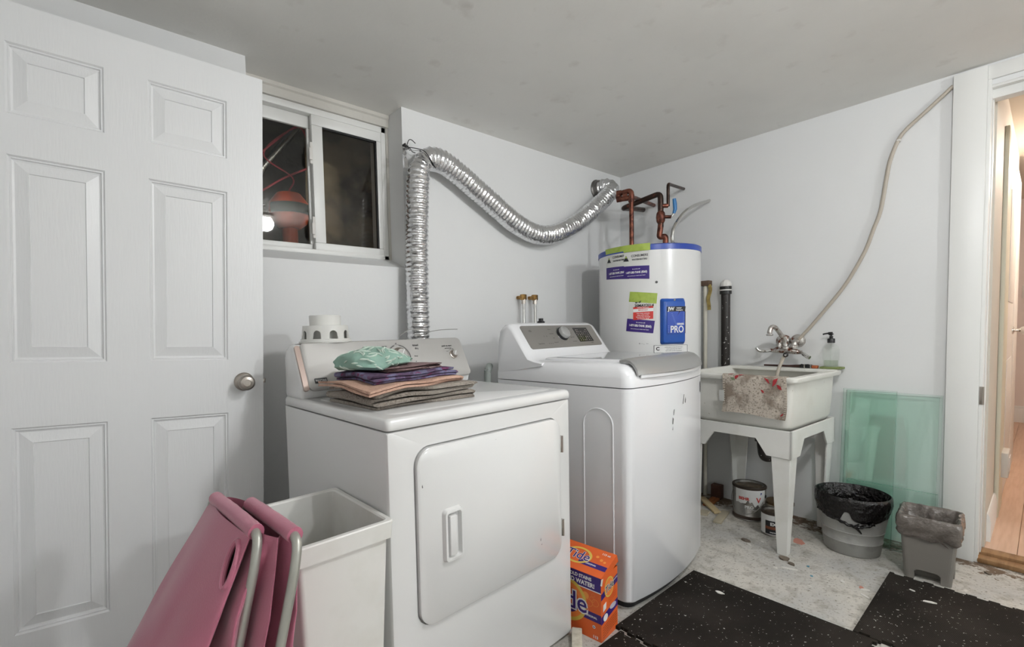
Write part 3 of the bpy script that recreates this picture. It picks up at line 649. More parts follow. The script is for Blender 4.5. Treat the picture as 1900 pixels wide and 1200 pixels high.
# ------------------------------------------------------------------ water heater tank
def tank():
    cx, cy, R = -.416, -.458, .29
    t = thing('water_heater', 'tall white cylindrical water heater with blue rim and stickers in the corner', 'water heater', (cx, cy, 0))
    MB().lathe([(R-.01, 0), (R, .01), (R, 1.528), (R-.004, 1.5285)], n=96).build('jacket', APPL, t, smooth=40)
    MB().lathe([(R+.0, 1.527), (R+.003, 1.528), (R+.003, 1.556), (R-.004, 1.561), (R-.03, 1.562)], n=96, caps=False).build('top_band', BLUEBAND, t)
    MB().lathe([(R-.004, 1.553), (R-.02, 1.560), (0, 1.566)], n=64).build('lid', mat('tank_lid', (.55, .55, .54), .4), t)
    def P(th, z, r): a = radians(th); return (r*cos(a), r*sin(a), z)
    def patch(name, m, corners, off, par=t, n=14, solid=0):
        (t0, z0), (t1, z1), (t2, z2), (t3, z3) = corners         # tl, tr, br, bl
        b = MB()
        def fn(u, v): ta = t3+(t2-t3)*u; za = z3+(z2-z3)*u; tb = t0+(t1-t0)*u; zb = z0+(z1-z0)*u; return P(ta+(tb-ta)*v, za+(zb-za)*v, R+off)
        b.grid(fn, n, 4); return b.build(name, m, par, smooth=30)
    def text(name, s, size, th, z, m, off, par, bold=.0003, slope=0, sx=1.0):
        deg = 180/pi/R
        return text_mb(s, size, lambda u, v: P(th+u*deg, z+v+slope*u, R+off), bold, sx=sx).build(name, m, par, smooth=0)
    # two overlapping rental stickers under the rim
    for i, (a0, a1, dz, of) in enumerate(((157.5, 190, .004, .0012), (184, 211.3, -.004, .0026))):
        s = patch('sticker', PAPER, ((a0, 1.530+dz), (a1, 1.530+dz), (a1, 1.445+dz), (a0, 1.447+dz)), of)
        patch('sticker_purple', PURPLE, ((a0, 1.452+dz), (a1, 1.446+dz), (a1, 1.372+dz), (a0, 1.384+dz)), of+.0002, s)
        patch('sticker_green', GREENL, ((a0-1, 1.565), (a1+1, 1.565), (a1+1, 1.530+dz), (a0, 1.530+dz)), of+.003, s)
        mid = (a0+a1)/2
        text('sticker_number', '1-877-282-TANK (8265)', .0155, mid, 1.413+dz, WHITEP, of+.0008, s, .0006, sx=.74)
        text('sticker_small_print', 'call to service your rented water heater', .006, mid, 1.395+dz, WHITEP, of+.0008, s, .0002)
        text('sticker_small_print', 'for service call', .007, mid, 1.432+dz, WHITEP, of+.0008, s, .0002)
        text('sticker_name', 'CONSUMERS', .018, mid+3.5, 1.505+dz, INK, of+.0008, s, .0004, sx=.85)
        text('sticker_name', 'WATERHEATERS', .012, mid+3.5, 1.484+dz, INK, of+.0008, s, .0004, sx=.9)
        b = MB(); ta = mid-11
        b.add([P(ta-3.2, 1.480+dz, R+of+.001), P(ta+3.2, 1.478+dz, R+of+.001), P(ta, 1.512+dz, R+of+.001)], [(0, 1, 2)]); b.build('sticker_emblem', INK, s, smooth=0)
        b = MB(); b.add([P(ta-1.2, 1.497+dz, R+of+.0014), P(ta+1.2, 1.497+dz, R+of+.0014), P(ta, 1.510+dz, R+of+.0014)], [(0, 1, 2)]); b.build('emblem_tip', GREENL, s, smooth=0)
    # middle group
    s = patch('sticker', PAPER, ((190, 1.247), (219, 1.232), (218, 1.13), (188, 1.145)), .001)
    patch('sticker_green', GREENL, ((190.7, 1.303), (219.5, 1.286), (218.4, 1.229), (189.4, 1.246)), .0014, s)
    r = patch('sticker_red', REDL, ((194.2, 1.214), (215.1, 1.218), (215.0, 1.146), (194.1, 1.141)), .0022, s)
    patch('red_sticker_band', WHITEP, ((194.2, 1.203), (215.1, 1.206), (215.1, 1.188), (194.2, 1.185)), .0026, r)
    for i, (z, l) in enumerate(((1.178, 'water heater rental plan'), (1.168, 'please call for service'), (1.158, 'keep area clear of storage'), (1.149, 'see manual for details'))): text('red_sticker_print', l, .007, 204.6, z, WHITEP, .0028, r, .0002)
    text('red_sticker_print', 'IMPORTANT', .009, 204.6, 1.196, REDL, .0030, r, .0003); text('red_sticker_print', 'customer information', .007, 204.6, 1.211, WHITEP, .0028, r, .0002)
    patch('sticker_purple', PURPLE, ((187.4, 1.151), (216.7, 1.134), (214.9, 1.065), (186.0, 1.08)), .0018, s)
    text('sticker_number', '1-877-282-TANK (8265)', .0165, 201.3, 1.108, WHITEP, .0026, s, .0007, -.10, sx=.72)
    text('sticker_small_print', 'for service call', .008, 202, 1.126, WHITEP, .0026, s, .0002, -.10); text('sticker_small_print', 'call to service your rented water heater', .006, 200.8, 1.089, WHITEP, .0026, s, .0002, -.10)
    text('handwriting', '20MAY2014', .021, 205.7, 1.221, INK, .0028, s, .0005, sx=.95); text('handwriting', 'as of', .016, 199.5, 1.241, INK, .003, s, .0004, .1)
    # raised blue access cover
    b = MB(); TA, TB, Z0, Z1 = 222.2, 249.6, 1.001, 1.256; deg = 180/pi/R
    rings = []
    for ins, off in ((0, 0), (0, .004), (.004, .010), (.010, .020), (.014, .022)):
        rings.append([P(TA+x*deg, z, R+off) for x, z in rrect(ins, (TB-TA)/deg-ins, Z0+ins, Z1-ins*1.4, .012)])
    c = b.loft(rings).build('access_cover', BLUE, t, smooth=50)
    RO = .0245
    patch('cover_label', INK, ((227.9, 1.210), (247.6, 1.210), (247.0, 1.182), (227.9, 1.182)), RO, c); patch('cover_label_blue', mat('label_blue', (.02, .07, .42), .3), ((227.9, 1.182), (247.4, 1.182), (247.2, 1.062), (227.9, 1.062)), RO, c)
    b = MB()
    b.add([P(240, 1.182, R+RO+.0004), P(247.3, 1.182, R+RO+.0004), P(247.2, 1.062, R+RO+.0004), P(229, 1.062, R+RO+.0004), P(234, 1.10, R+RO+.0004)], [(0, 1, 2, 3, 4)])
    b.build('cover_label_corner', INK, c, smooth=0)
    text('cover_lettering', 'PRO', .052, 238.0, 1.083, WHITEP, RO+.001, c, .0012, sx=.72); text('cover_lettering', 'SERIES', .014, 241.5, 1.113, WHITEP, RO+.001, c, .0006)
    text('cover_lettering', 'JW', .026, 231.8, 1.196, WHITEP, RO+.001, c, .0012, sx=.9); text('cover_lettering', 'water', .012, 240, 1.2015, WHITEP, RO+.001, c, .0003); text('cover_lettering', 'heaters', .012, 240.3, 1.190, WHITEP, RO+.001, c, .0003)
    ln = MB()
    for i in range(9):
        z = 1.17-.008*i
        ln.add([P(232+i*.5, z, R+RO+.0008), P(246, z+.004, R+RO+.0008), P(246, z+.0055, R+RO+.0008), P(232+i*.5, z+.0012, R+RO+.0008)], [(0, 1, 2, 3)])
    for i in range(5): ln.add([P(228.6, 1.066+.009*i, R+RO+.0008), P(229.8, 1.066+.009*i, R+RO+.0008), P(229.8, 1.068+.009*i, R+RO+.0008), P(228.6, 1.068+.009*i, R+RO+.0008)], [(0, 1, 2, 3)])
    ln.build('cover_lines', mat('label_light', (.25, .38, .75), .4), c, smooth=0)['kind'] = 'stuff'
    MB().lathe([(.005, 0), (.005, .004), (0, .005)], (0, 0, 0), 10, 'x').build('cover_screw', CHROME, c).location = P(236, 1.246, R+.018)
    # rating label below, insulation plug, pen marks
    l = patch('rating_label', WHITEP, ((215.4, .997), (254.2, .998), (254.2, .955), (215.4, .955)), .0012)
    for i, (z, s_) in enumerate(((.986, 'certified electric storage tank water heater'), (.976, 'model capacity 60 gal 240 V 4500 W'), (.966, 'serial number and date of manufacture'))): text('rating_print', s_, .006, 237, z, GREYINK, .002, l, .0001)
    text('rating_print', 'C', .026, 219.5, .977, INK, .002, l, .001)
    fr = MB()
    for (a, b_, c_, d_) in ((215.4, 254.2, .9955, .997), (215.4, 254.2, .955, .9565), (215.4, 215.9, .955, .997), (253.7, 254.2, .955, .997)): fr.grid(lambda u, v: P(a+(b_-a)*u, c_+(d_-c_)*v, R+.0018), 12, 1)
    fr.build('rating_border', INK, l, smooth=0)
    o = MB().lathe([(.007, 0), (.007, .003), (.004, .004), (0, .003)], (0, 0, 0), 14, 'x').build('plug', GREYINK, t)
    o.location = P(218.5, 1.348, R-.001); o.rotation_euler = (0, 0, radians(218.5))
    text('pen_marks', '4 - - .,   ~-', .012, 205, 1.008, GREYINK, .001, t, .0002)
tank()
# pipework over the tank
def elbow_path(pts, r=.03, n=5):
    pts = [Vector(p) for p in pts]; out = [pts[0]]
    for i in range(1, len(pts)-1):
        a = (pts[i-1]-pts[i]); c = (pts[i+1]-pts[i]); k = min(r, a.length*.45, c.length*.45); p0 = pts[i]+a.normalized()*k; p1 = pts[i]+c.normalized()*k
        for j in range(n+1): u = j/n; out.append(p0*(1-u)**2+pts[i]*2*u*(1-u)+p1*u*u)
    out.append(pts[-1]); return out
def pipework():
    t = thing('hot_water_pipe', 'copper hot water pipe with stacked elbows rising from the water heater', 'pipe', (-.463, -.377, 1.56))
    o = Vector((-.463, -.377, 1.56)); V = lambda *p: Vector(p)-o
    MB().tube([V(-.463, -.377, 1.55), V(-.463, -.377, 1.60)], .0175, 14).build('dielectric_nipple', DKPIPE, t)
    MB().tube([V(-.463, -.377, 1.60), V(-.463, -.377, 1.90)], .0135, 14).build('riser', COPPER, t)
    MB().tube([V(-.463, -.377, 1.872), V(-.463, -.377, 1.915)], .018, 14).build('tee', COPPER, t)
    MB().tube(elbow_path([V(-.463, -.377, 1.885), V(-.463, -.377, 1.943), V(-.478, -.295, 1.938), V(-.478, -.295, 1.905), V(-.463, -.372, 1.898)], .024), .016, 12).build('elbow_loop', COPPER, t)
    for p in ((-.476, -.30, 1.94), (-.476, -.30, 1.905), (-.47, -.34, 1.92)): MB().tube([V(p[0]-.006, p[1]+.012, p[2]), V(p[0]+.004, p[1]-.014, p[2])], .0195, 12).build('fitting', COPPER, t)
    MB().tube([V(-.463, -.372, 1.900), V(-.379, -.352, 1.9155), V(-.2, -.31, 1.930), V(.01, -.262, 1.946)], .0125, 12).build('wall_branch', COPPER, t)
    t = thing('cold_water_pipe', 'dark copper cold water pipe with blue lever valve above the water heater', 'pipe', (-.366, -.544, 1.56)); o = Vector((-.366, -.544, 1.56))
    MB().tube(elbow_path([V(-.366, -.544, 1.55), V(-.366, -.544, 1.648), V(-.384, -.513, 1.640), V(-.381, -.520, 1.70), V(-.380, -.521, 1.72)], .02), .0165, 14).build('offset_elbow', COPPER, t)
    MB().tube([V(-.366, -.544, 1.55), V(-.366, -.544, 1.60)], .0185, 14).build('dielectric_nipple', DKPIPE, t)
    MB().tube(elbow_path([V(-.380, -.521, 1.70), V(-.380, -.521, 1.905), V(-.379, -.262, 1.870), V(-.19, -.22, 1.905), V(.01, -.182, 1.933)], .034), .0165, 14).build('riser', DKPIPE, t)
    MB().lathe([(.018, 1.725), (.024, 1.735), (.027, 1.76), (.024, 1.785), (.018, 1.795)], V(-.380, -.521, 0), 16).build('valve_body', COPPER, t)
    MB().tube([V(-.375, -.53, 1.762), V(-.352, -.572, 1.757)], .010, 10).build('valve_stem', COPPER, t)
    lv = MB(); lv.tube([V(-.352, -.573, 1.757), V(-.345, -.583, 1.775), V(-.342, -.588, 1.79)], .006, 8); lv.build('lever_arm', CHROME, t)
    lv = MB().tube([V(-.345, -.584, 1.775), V(-.340, -.590, 1.80), V(-.341, -.589, 1.83), V(-.343, -.586, 1.862)], [.008, .011, .0115, .010], 10).build('lever_sleeve', mat('lever_blue', (.02, .17, .42), .4), t)
    MB().tube([V(-.380, -.521, 1.828), V(-.357, -.556, 1.826)], .013, 10).build('side_tee', COPPER, t)
    MB().tube(elbow_path([V(-.357, -.556, 1.822), V(-.357, -.556, 1.955), V(-.18, -.515, 1.98), V(.01, -.472, 2.007)], .022), .0095, 12).build('recirculation_line', DKPIPE, t)
    t = thing('flexible_conduit', 'ribbed silver flexible conduit curving from the water heater to the wall', 'conduit', (-.344, -.583, 1.56)); o = Vector((-.344, -.583, 1.56))
    MB().tube(cat_rom([V(-.334, -.60, 1.59), V(-.352, -.58, 1.605), V(-.35, -.585, 1.68), V(-.28, -.60, 1.77), V(-.16, -.615, 1.84), V(.01, -.638, 1.894)], 22), .0095, 10, ring=lambda i, j: 1+.10*(i % 2)).build('conduit', CHROME, t)
    MB().lathe([(.028, .0), (.028, .012), (.016, .016), (.016, .036), (.012, .04)], V(-.334, -.60, 1.556), 16).build('conduit_nut', mat('zinc', (.5, .48, .44), .4, metal=.7), t)
pipework()

# ------------------------------------------------------------------ laundry tub on its stand
def laundry_tub():
    t = thing('laundry_tub', 'off-white plastic laundry tub on four legs against the wall', 'laundry tub', (-.0064, -.7792, 0), -.0566)
    L = lambda o, z: [(x, y, z) for x, y in o]
    D, Wd = .60, .555
    def O(ins, r, f=0): return rrect(-D+ins+f, -.004-ins*.3, -Wd+ins, -ins, r, 5)
    zr = .853
    b = MB().loft([L(O(.030, .03), .828), L(O(.036, .03), .70), L(O(.042, .035), .62), L(O(.055, .05), .595), L(O(.085, .06), .583),
                   ], caps=False)
    b.loft([L(O(.085, .06), .583), L(O(.09, .06), .58)])
    b.loft([L(O(.036, .04), .828), L(O(.036, .04), .852), L(O(.050, .05), .72), L(O(.075, .06), .61), L(O(.13, .06), .592)], caps=False)
    b.loft([L(O(.13, .06), .592), L(O(.14, .06), .591)])
    bs = b.build('basin', TUBM, t, smooth=50)
    r = MB().loft([L(O(.032, .03), .828), L(O(.004, .03), .828), L(O(.0, .03), .834), L(O(0, .03), .849), L(O(.004, .03), .853), L(O(.028, .04), .8535), L(O(.036, .04), .845)], caps=False).build('rim', TUBM, t, smooth=40)
    MB().box(-.078, -.004, -Wd+.01, -.01, .838, .856).build('back_ledge', TUBM, t, bevel=.004)
    # stand: four apron plates with splayed corner gussets, four tapered angle legs
    x0, x1, y0, y1, zt = -D+.028, -.012, -Wd+.028, -.022, .602
    def plate(lo, hi, axis, pos, th):
        m = .105
        poly = [(lo, zt), (lo, .470), (lo+m, .472), (lo+m+.048, .548), (hi-m-.048, .548), (hi-m, .472), (hi, .470), (hi, zt)]
        MB().prism(poly, axis, pos, pos+th).build('apron', PLASTIC, t, bevel=.002, seg=1)
    plate(y0, y1, 'x', x0, .010); plate(y0, y1, 'x', x1-.010, .010); plate(x0, x1, 'y', y0, .010); plate(x0, x1, 'y', y1-.010, .010)
    for cx, sx in ((x0, 1), (x1, -1)):
        for cy, sy in ((y0, 1), (y1, -1)):
            b = MB(); rings = []
            for z, w_, off in ((.52, .088, .006), (.475, .080, .006), (.0, .040, .024)):
                th = .008; ox, oy = cx+sx*off, cy+sy*off
                q = [(0, 0), (w_, 0), (w_, th), (th, th), (th, w_), (0, w_)]
                rings.append([(ox+sx*u, oy+sy*v, z) for u, v in q])
            b.loft(rings); b.build('leg', PLASTIC, t, bevel=.0015, seg=1)
    # black trap under the basin
    tr = MB().tube(elbow_path([(-.30, -.29, .59), (-.30, -.29, .47), (-.30, -.30, .385), (-.24, -.33, .385), (-.18, -.35, .47), (-.08, -.37, .48), (.0, -.38, .48)], .06, 8), .022, 14).build('drain_trap', ABS, t)
    MB().tube([(-.30, -.29, .475), (-.30, -.29, .50)], .030, 14).build('trap_nut', mat('abs_black', (.015, .014, .013), .3), tr)
laundry_tub()
TUBX = lambda a, b, z: (-.0064+a*cos(-.0566)-b*sin(-.0566), -.7792+a*sin(-.0566)+b*cos(-.0566), z)

# hand towel hung over the front of the tub
def hand_towel():
    b = MB(); a0, a1 = -.236, -.517
    path = [(-.545, .825), (-.556, .846), (-.568, .8565), (-.590, .8585), (-.607, .855), (-.613, .842), (-.612, .80), (-.609, .76), (-.606, .72), (-.604, .69), (-.605, .664)]
    def fn(u, v):
        k = v*(len(path)-1); i = min(int(k), len(path)-2); f = k-i
        x = path[i][0]*(1-f)+path[i+1][0]*f; z = path[i][1]*(1-f)+path[i+1][1]*f; y = a0+(a1-a0)*u
        dr = max(0, v-.5)*2
        x -= .006*dr*(abs(noise.noise(Vector((u*3.2, v*2.5, 4))))*2+.6*sin(u*9+v*5)**2)
        z += (.014*(1-u)-.006)*dr*0+.006*dr*sin(u*5); y += .004*sin(v*7)
        return TUBX(x, y, z)
    b.grid(fn, 60, 60)
    m = bpy.data.materials.new('terry'); m.use_nodes = True; nt = m.node_tree; L = nt.links; p = nt.nodes['Principled BSDF']
    tc = nd(nt, 'ShaderNodeTexCoord'); src = tc.outputs['Object']
    def nz(s, d=5):
        n = nd(nt, 'ShaderNodeTexNoise'); n.inputs['Scale'].default_value = s; n.inputs['Detail'].default_value = d; L.new(src, n.inputs['Vector']); return n.outputs['Fac']
    def rng(f, lo, hi):
        r = nd(nt, 'ShaderNodeMapRange'); r.inputs[1].default_value = lo; r.inputs[2].default_value = hi; L.new(f, r.inputs[0]); return r.outputs[0]
    def mix(fac, a, c):
        x = nd(nt, 'ShaderNodeMix', data_type='RGBA'); L.new(fac, x.inputs[0])
        for s, v in ((6, a), (7, c)):
            if isinstance(v, tuple): x.inputs[s].default_value = (*v, 1)
            else: L.new(v, x.inputs[s])
        return x.outputs[2]
    c = mix(rng(nz(11), .44, .58), (.54, .48, .41), (.27, .22, .175)); c = mix(rng(nz(120, 2), .5, .72), c, (.20, .165, .13))
    L.new(c, p.inputs['Base Color']); p.inputs['Roughness'].default_value = .95
    bm = nd(nt, 'ShaderNodeBump'); bm.inputs['Strength'].default_value = .8; bm.inputs['Distance'].default_value = .004; L.new(nz(180, 2), bm.inputs['Height']); L.new(bm.outputs[0], p.inputs['Normal'])
    o = b.build('hand_towel', m, solid=.004, smooth=60)
    tag(o, 'stained beige terry towel with red leaf print hung over the tub rim', 'towel')
    red = mat('towel_red', (.36, .03, .035), .9); grn = mat('towel_green', (.20, .25, .15), .9)
    def leaf(u0, v0, l, w_, a, mm, nm):
        q = MB(); n = 7; rings = []
        for i in range(n+1):
            s = i/n; ww = w_*sin(pi*min(.98, s*.96+.02))
            def pt(d):
                u = u0+cos(a)*l*s-sin(a)*d; v = v0+sin(a)*l*s+cos(a)*d
                p0 = Vector(fn(max(0, min(1, u)), max(0, min(1, v)))); return (p0.x-.0024, p0.y, p0.z+.0016*(v < .45))
            rings.append([pt(-ww), pt(ww)])
        q.loft(rings, caps=False, closed=False); q.build(nm, mm, o, smooth=0)
    for u0, v0, l, w_, a in ((.10, .40, .13, .022, -.9), (.22, .52, .12, .03, -1.2), (.27, .42, .10, .02, -.5), (.68, .45, .12, .018, .9), (.80, .57, .15, .026, -1.0), (.86, .55, .09, .02, .6), (.92, .94, .07, .012, -.9)):
        leaf(u0, v0, l, w_, a, red, 'printed_leaf')
    for u0, v0, l, w_, a in ((.14, .50, .08, .02, .3), (.62, .62, .06, .014, .6)): leaf(u0, v0, l, w_, a, grn if u0 < .3 else red, 'printed_leaf')
    st = MB()
    for i in range(20):
        v = .42+.54*i/19
        for u in (.002, .965): st.grid(lambda a, c: (lambda p: (p[0]-.0035, p[1], p[2]))(fn(min(1, u+.033*a), v+.012*c)), 1, 1)
    st.build('edge_stitching', mat('stitch', (.58, .52, .44), .9), o, solid=.002)['kind'] = 'stuff'
    q = MB(); q.grid(lambda a, c: (lambda p: (p[0]-.006-.004*a, p[1]+.017*(1-a), p[2]))(fn(.03*a, .66+.14*c)), 4, 4); q.build('care_label', PAPER, o, solid=.001)
hand_towel()

# wall faucet
def faucet():
    t = thing('wall_faucet', 'rust-spotted chrome two-handle faucet on the wall above the tub', 'faucet', (0, -1.09, .95)); o = Vector((0, -1.09, .95)); V = lambda *p: Vector(p)-o
    for y in (-1.052, -1.122):
        MB().lathe([(.0, .022), (.016, .022), (.030, .016), (.036, .006), (.037, -.002)], V(0, y, 1.003), 28, '-x').build('escutcheon', RUSTY, t)
    for y in (-1.052, -1.122):
        MB().tube(elbow_path([V(0, y, 1.003), V(-.075, y-.004, 1.0), V(-.078, y-.004, .955)], .025), .0135, 14).build('inlet_elbow', RUSTY, t)
        MB().tube([V(-.078, y-.004, .985), V(-.078, y-.004, .968)], .018, 8).build('union_nut', RUSTY, t)
    MB().tube([V(-.085, -1.015, .951), V(-.085, -1.035, .953), V(-.085, -1.05, .953), V(-.085, -1.12, .949), V(-.085, -1.145, .945), V(-.085, -1.165, .943)], [.010, .014, .016, .016, .014, .010], 16).build('body', RUSTY, t)
    MB().tube(cat_rom([V(-.085, -1.02, .951), V(-.115, -.995, .948), V(-.145, -.975, .953), V(-.155, -.965, .968)], 5), [.008]*6+[.010]*6+[.0085]*4, 10).build('handle', CHROME, t)
    MB().tube(cat_rom([V(-.085, -1.155, .945), V(-.11, -1.175, .938), V(-.135, -1.20, .925), V(-.14, -1.215, .918)], 5), [.008]*6+[.010]*6+[.010]*4, 10).build('handle', CHROME, t)
    MB().lathe([(.020, 0), (.020, .012), (.013, .016), (.013, .035)], V(-.088, -1.088, .960), 16).build('spout_base', RUSTY, t)
    sp = MB().tube(cat_rom([V(-.088, -1.088, .985), V(-.095, -1.085, 1.01), V(-.13, -1.070, 1.055), V(-.165, -1.06, 1.083), V(-.195, -1.053, 1.082), V(-.208, -1.05, 1.06), V(-.209, -1.05, 1.048)], 6), .0115, 14).build('spout', RUSTY, t)
    MB().lathe([(.012, .0), (.016, .002), (.017, .010), (.0, .010)], V(-.209, -1.05, 1.036), 16).build('aerator', CHROME, t)
    MB().lathe([(.012, 0), (.012, .010), (.006, .014), (.0, .014)], V(-.10, -1.095, .928), 14, '-x').build('bleed_screw', BLACK, t)
    MB().lathe([(.006, 0), (.004, .003), (.0, .003)], V(-.114, -1.095, .928), 10, '-x').build('bleed_screw_tip', CHROME, t)
faucet()
# vinyl hose stapled across the wall down into the tub
hs = tag(MB().tube(cat_rom([(-.01, -1.7065, 2.153), (-.012, -1.623, 2.076), (-.012, -1.555, 2.015), (-.013, -1.524, 1.968), (-.012, -1.497, 1.88), (-.012, -1.486, 1.804), (-.012, -1.466, 1.651), (-.014, -1.440, 1.56), (-.014, -1.415, 1.474), (-.014, -1.37, 1.37), (-.016, -1.313, 1.265), (-.018, -1.197, 1.098), (-.022, -1.13, 1.01), (-.04, -1.10, .96), (-.085, -1.085, .925), (-.14, -1.075, .86), (-.16, -1.068, .80), (-.165, -1.065, .75)], 8), .0085, 12).build('drain_tube', HOSE), 'beige vinyl tube sagging down the white wall into the laundry tub', 'tube')
MB().box(-.024, .0, -1.535, -1.521, 1.966, 1.974).build('wall_clip', PVCW, hs, bevel=.002)
MB().lathe([(.003, 0), (.003, .003), (0, .004)], (-.012, -1.532, 1.963), 8, '-x').build('clip_nail', CHROME, hs)

# things on the tub's back ledge
sp = thing('scouring_pad', 'flat green scouring pad under the soap bottle on the tub', 'scouring pad', (-.045, -1.285, .8565))
MB().box(-.032, .030, -.052, .045, 0, .011).build('pad', mat('pad_green', (.22, .27, .10), .95, bump=(200, .6), var=(40, (.32, .36, .18), .5, .7)), sp, bevel=.003)
def soap():
    t = thing('soap_bottle', 'clear plastic soap pump bottle with black pump on the tub ledge', 'soap bottle', (-.045, -1.283, .868))
    pr = [(.0, 0), (.030, 0), (.0335, .004), (.0335, .030), (.036, .034), (.037, .06), (.0365, .095), (.031, .110), (.018, .119), (.014, .122), (.0135, .130)]
    MB().lathe(pr, n=36, sx=.8).build('bottle', CLEAR, t, smooth=50)
    MB().lathe([(0, .003), (.030, .003), (.031, .03), (.0305, .034), (0, .034)], n=28, sx=.8).build('soap', LIQ, t)
    MB().lathe([(.0165, .126), (.0165, .146), (.015, .149), (.008, .150), (.008, .162), (.0045, .163), (.0045, .170)], n=20).build('pump_collar', BLACK, t)
    MB().tube(cat_rom([(0, .010, .173), (0, -.004, .175), (0, .0, .176), (0, .022, .175), (-.004, .036, .171)], 4), [.008]*6+[.0075]*5+[.004]*6, 10).build('pump_head', BLACK, t)
    MB().tube([(0, 0, .125), (.002, .003, .01)], .0028, 8).build('dip_tube', CLEAR, t)
soap()
br = thing('scrub_brush', 'old dark long-handled brush lying along the back of the tub', 'brush', (-.062, -1.12, .8565))
MB().tube([(0, .145, .008), (0, .02, .008), (0, -.03, .009)], [.005, .006, .009], 10).build('handle', mat('dark_brown_handle', (.045, .018, .012), .4), br)
MB().tube([(.002, -.03, .009), (.002, -.06, .010), (.002, -.085, .009)], [.010, .011, .009], 10).build('grip', BLACK, br)
for i in range(4): MB().tube([(.002, -.035-.014*i, .010), (.002, -.041-.014*i, .010)], .0118, 10).build('grip_ring', CHROME if i % 2 else BLACK, br)
MB().box(-.012, .014, -.112, -.085, .0, .016).build('head', mat('rust_orange', (.38, .10, .03), .7), br, bevel=.003)

# pipes by the tub
p = thing('standpipe', 'paint-flecked black standpipe with white cap rising behind the tub', 'pipe', (-.034, -.7515, 0))
MB().tube(elbow_path([(.05, 0, .66), (0, 0, .66), (0, 0, 1.305)], .05), .0255, 20).build('pipe', ABS, p)
MB().lathe([(.0255, 1.29), (.033, 1.292), (.033, 1.312), (.029, 1.314), (.029, 1.320), (.033, 1.322), (.033, 1.338), (.027, 1.340)], n=24).build('coupling', mat('abs_black', (.015, .014, .013), .3), p)
MB().lathe([(.0325, 1.3125), (.0325, 1.3195)], n=24, caps=False).build('white_ring', PVCW, p)
MB().lathe([(.030, 1.338), (.031, 1.352), (.027, 1.366), (.014, 1.378), (.0, 1.380)], n=10).build('vent_top', PVCW, p, smooth=20)
p = thing('white_pipe', 'slim white pipe with yellowed insulation at its top beside the water heater', 'pipe', (-.03, -.627, 0))
MB().tube([(0, 0, 0), (0, 0, 1.36)], .012, 14).build('pipe', YEL, p)
MB().box(-.022, .026, -.032, .02, 1.352, 1.385).build('top_block', mat('brown_block', (.12, .075, .05), .8), p, bevel=.003)
b = MB(); b.grid(lambda u, v: (-.012+.01*sin(v*6), -.020-.020*u-.004*sin(v*9), 1.36-.16*v), 4, 12); b.build('insulation_flap', TAPE, p, solid=.006)

# ------------------------------------------------------------------ glass sheets leaning on the wall
def glass_sheet(y0, y1, h, xb, xt, label, dz=0):
    b = MB(); t_ = .006
    q = [(y0, 0), (y1, 0), (y1, h), (y0, h)]
    lo = lambda z, o: xb+(xt-xb)*z/h+o
    vs = [(lo(z, 0), y, z+dz) for y, z in q]+[(lo(z, -t_), y, z+dz) for y, z in q]
    b.add(vs, [(0, 1, 2, 3), (7, 6, 5, 4)]); b.m = 1; b.add(vs, [(0, 4, 5, 1), (1, 5, 6, 2), (2, 6, 7, 3), (3, 7, 4, 0)])
    return tag(b.build('glass_sheet', [GGLASS, GEDGE], smooth=0), label, 'glass sheet', 'glass sheets leaning on the wall')
glass_sheet(-1.347, -1.701, .748, -.085, -.013, 'widest green glass sheet, hindmost of those leaning on the wall')
glass_sheet(-1.362, -1.690, .738, -.096, -.022, 'green glass sheet leaning between the hindmost and the narrower sheets')
glass_sheet(-1.337, -1.545, .757, -.110, -.034, 'narrow green glass sheet overlapping the wide ones, its edge running down the middle')
glass_sheet(-1.352, -1.545, .750, -.123, -.046, 'foremost narrow green glass sheet leaning behind the round bin')
glass_sheet(-1.372, -1.700, .300, -.135, -.098, 'low green glass sheet whose top edge crosses the others')

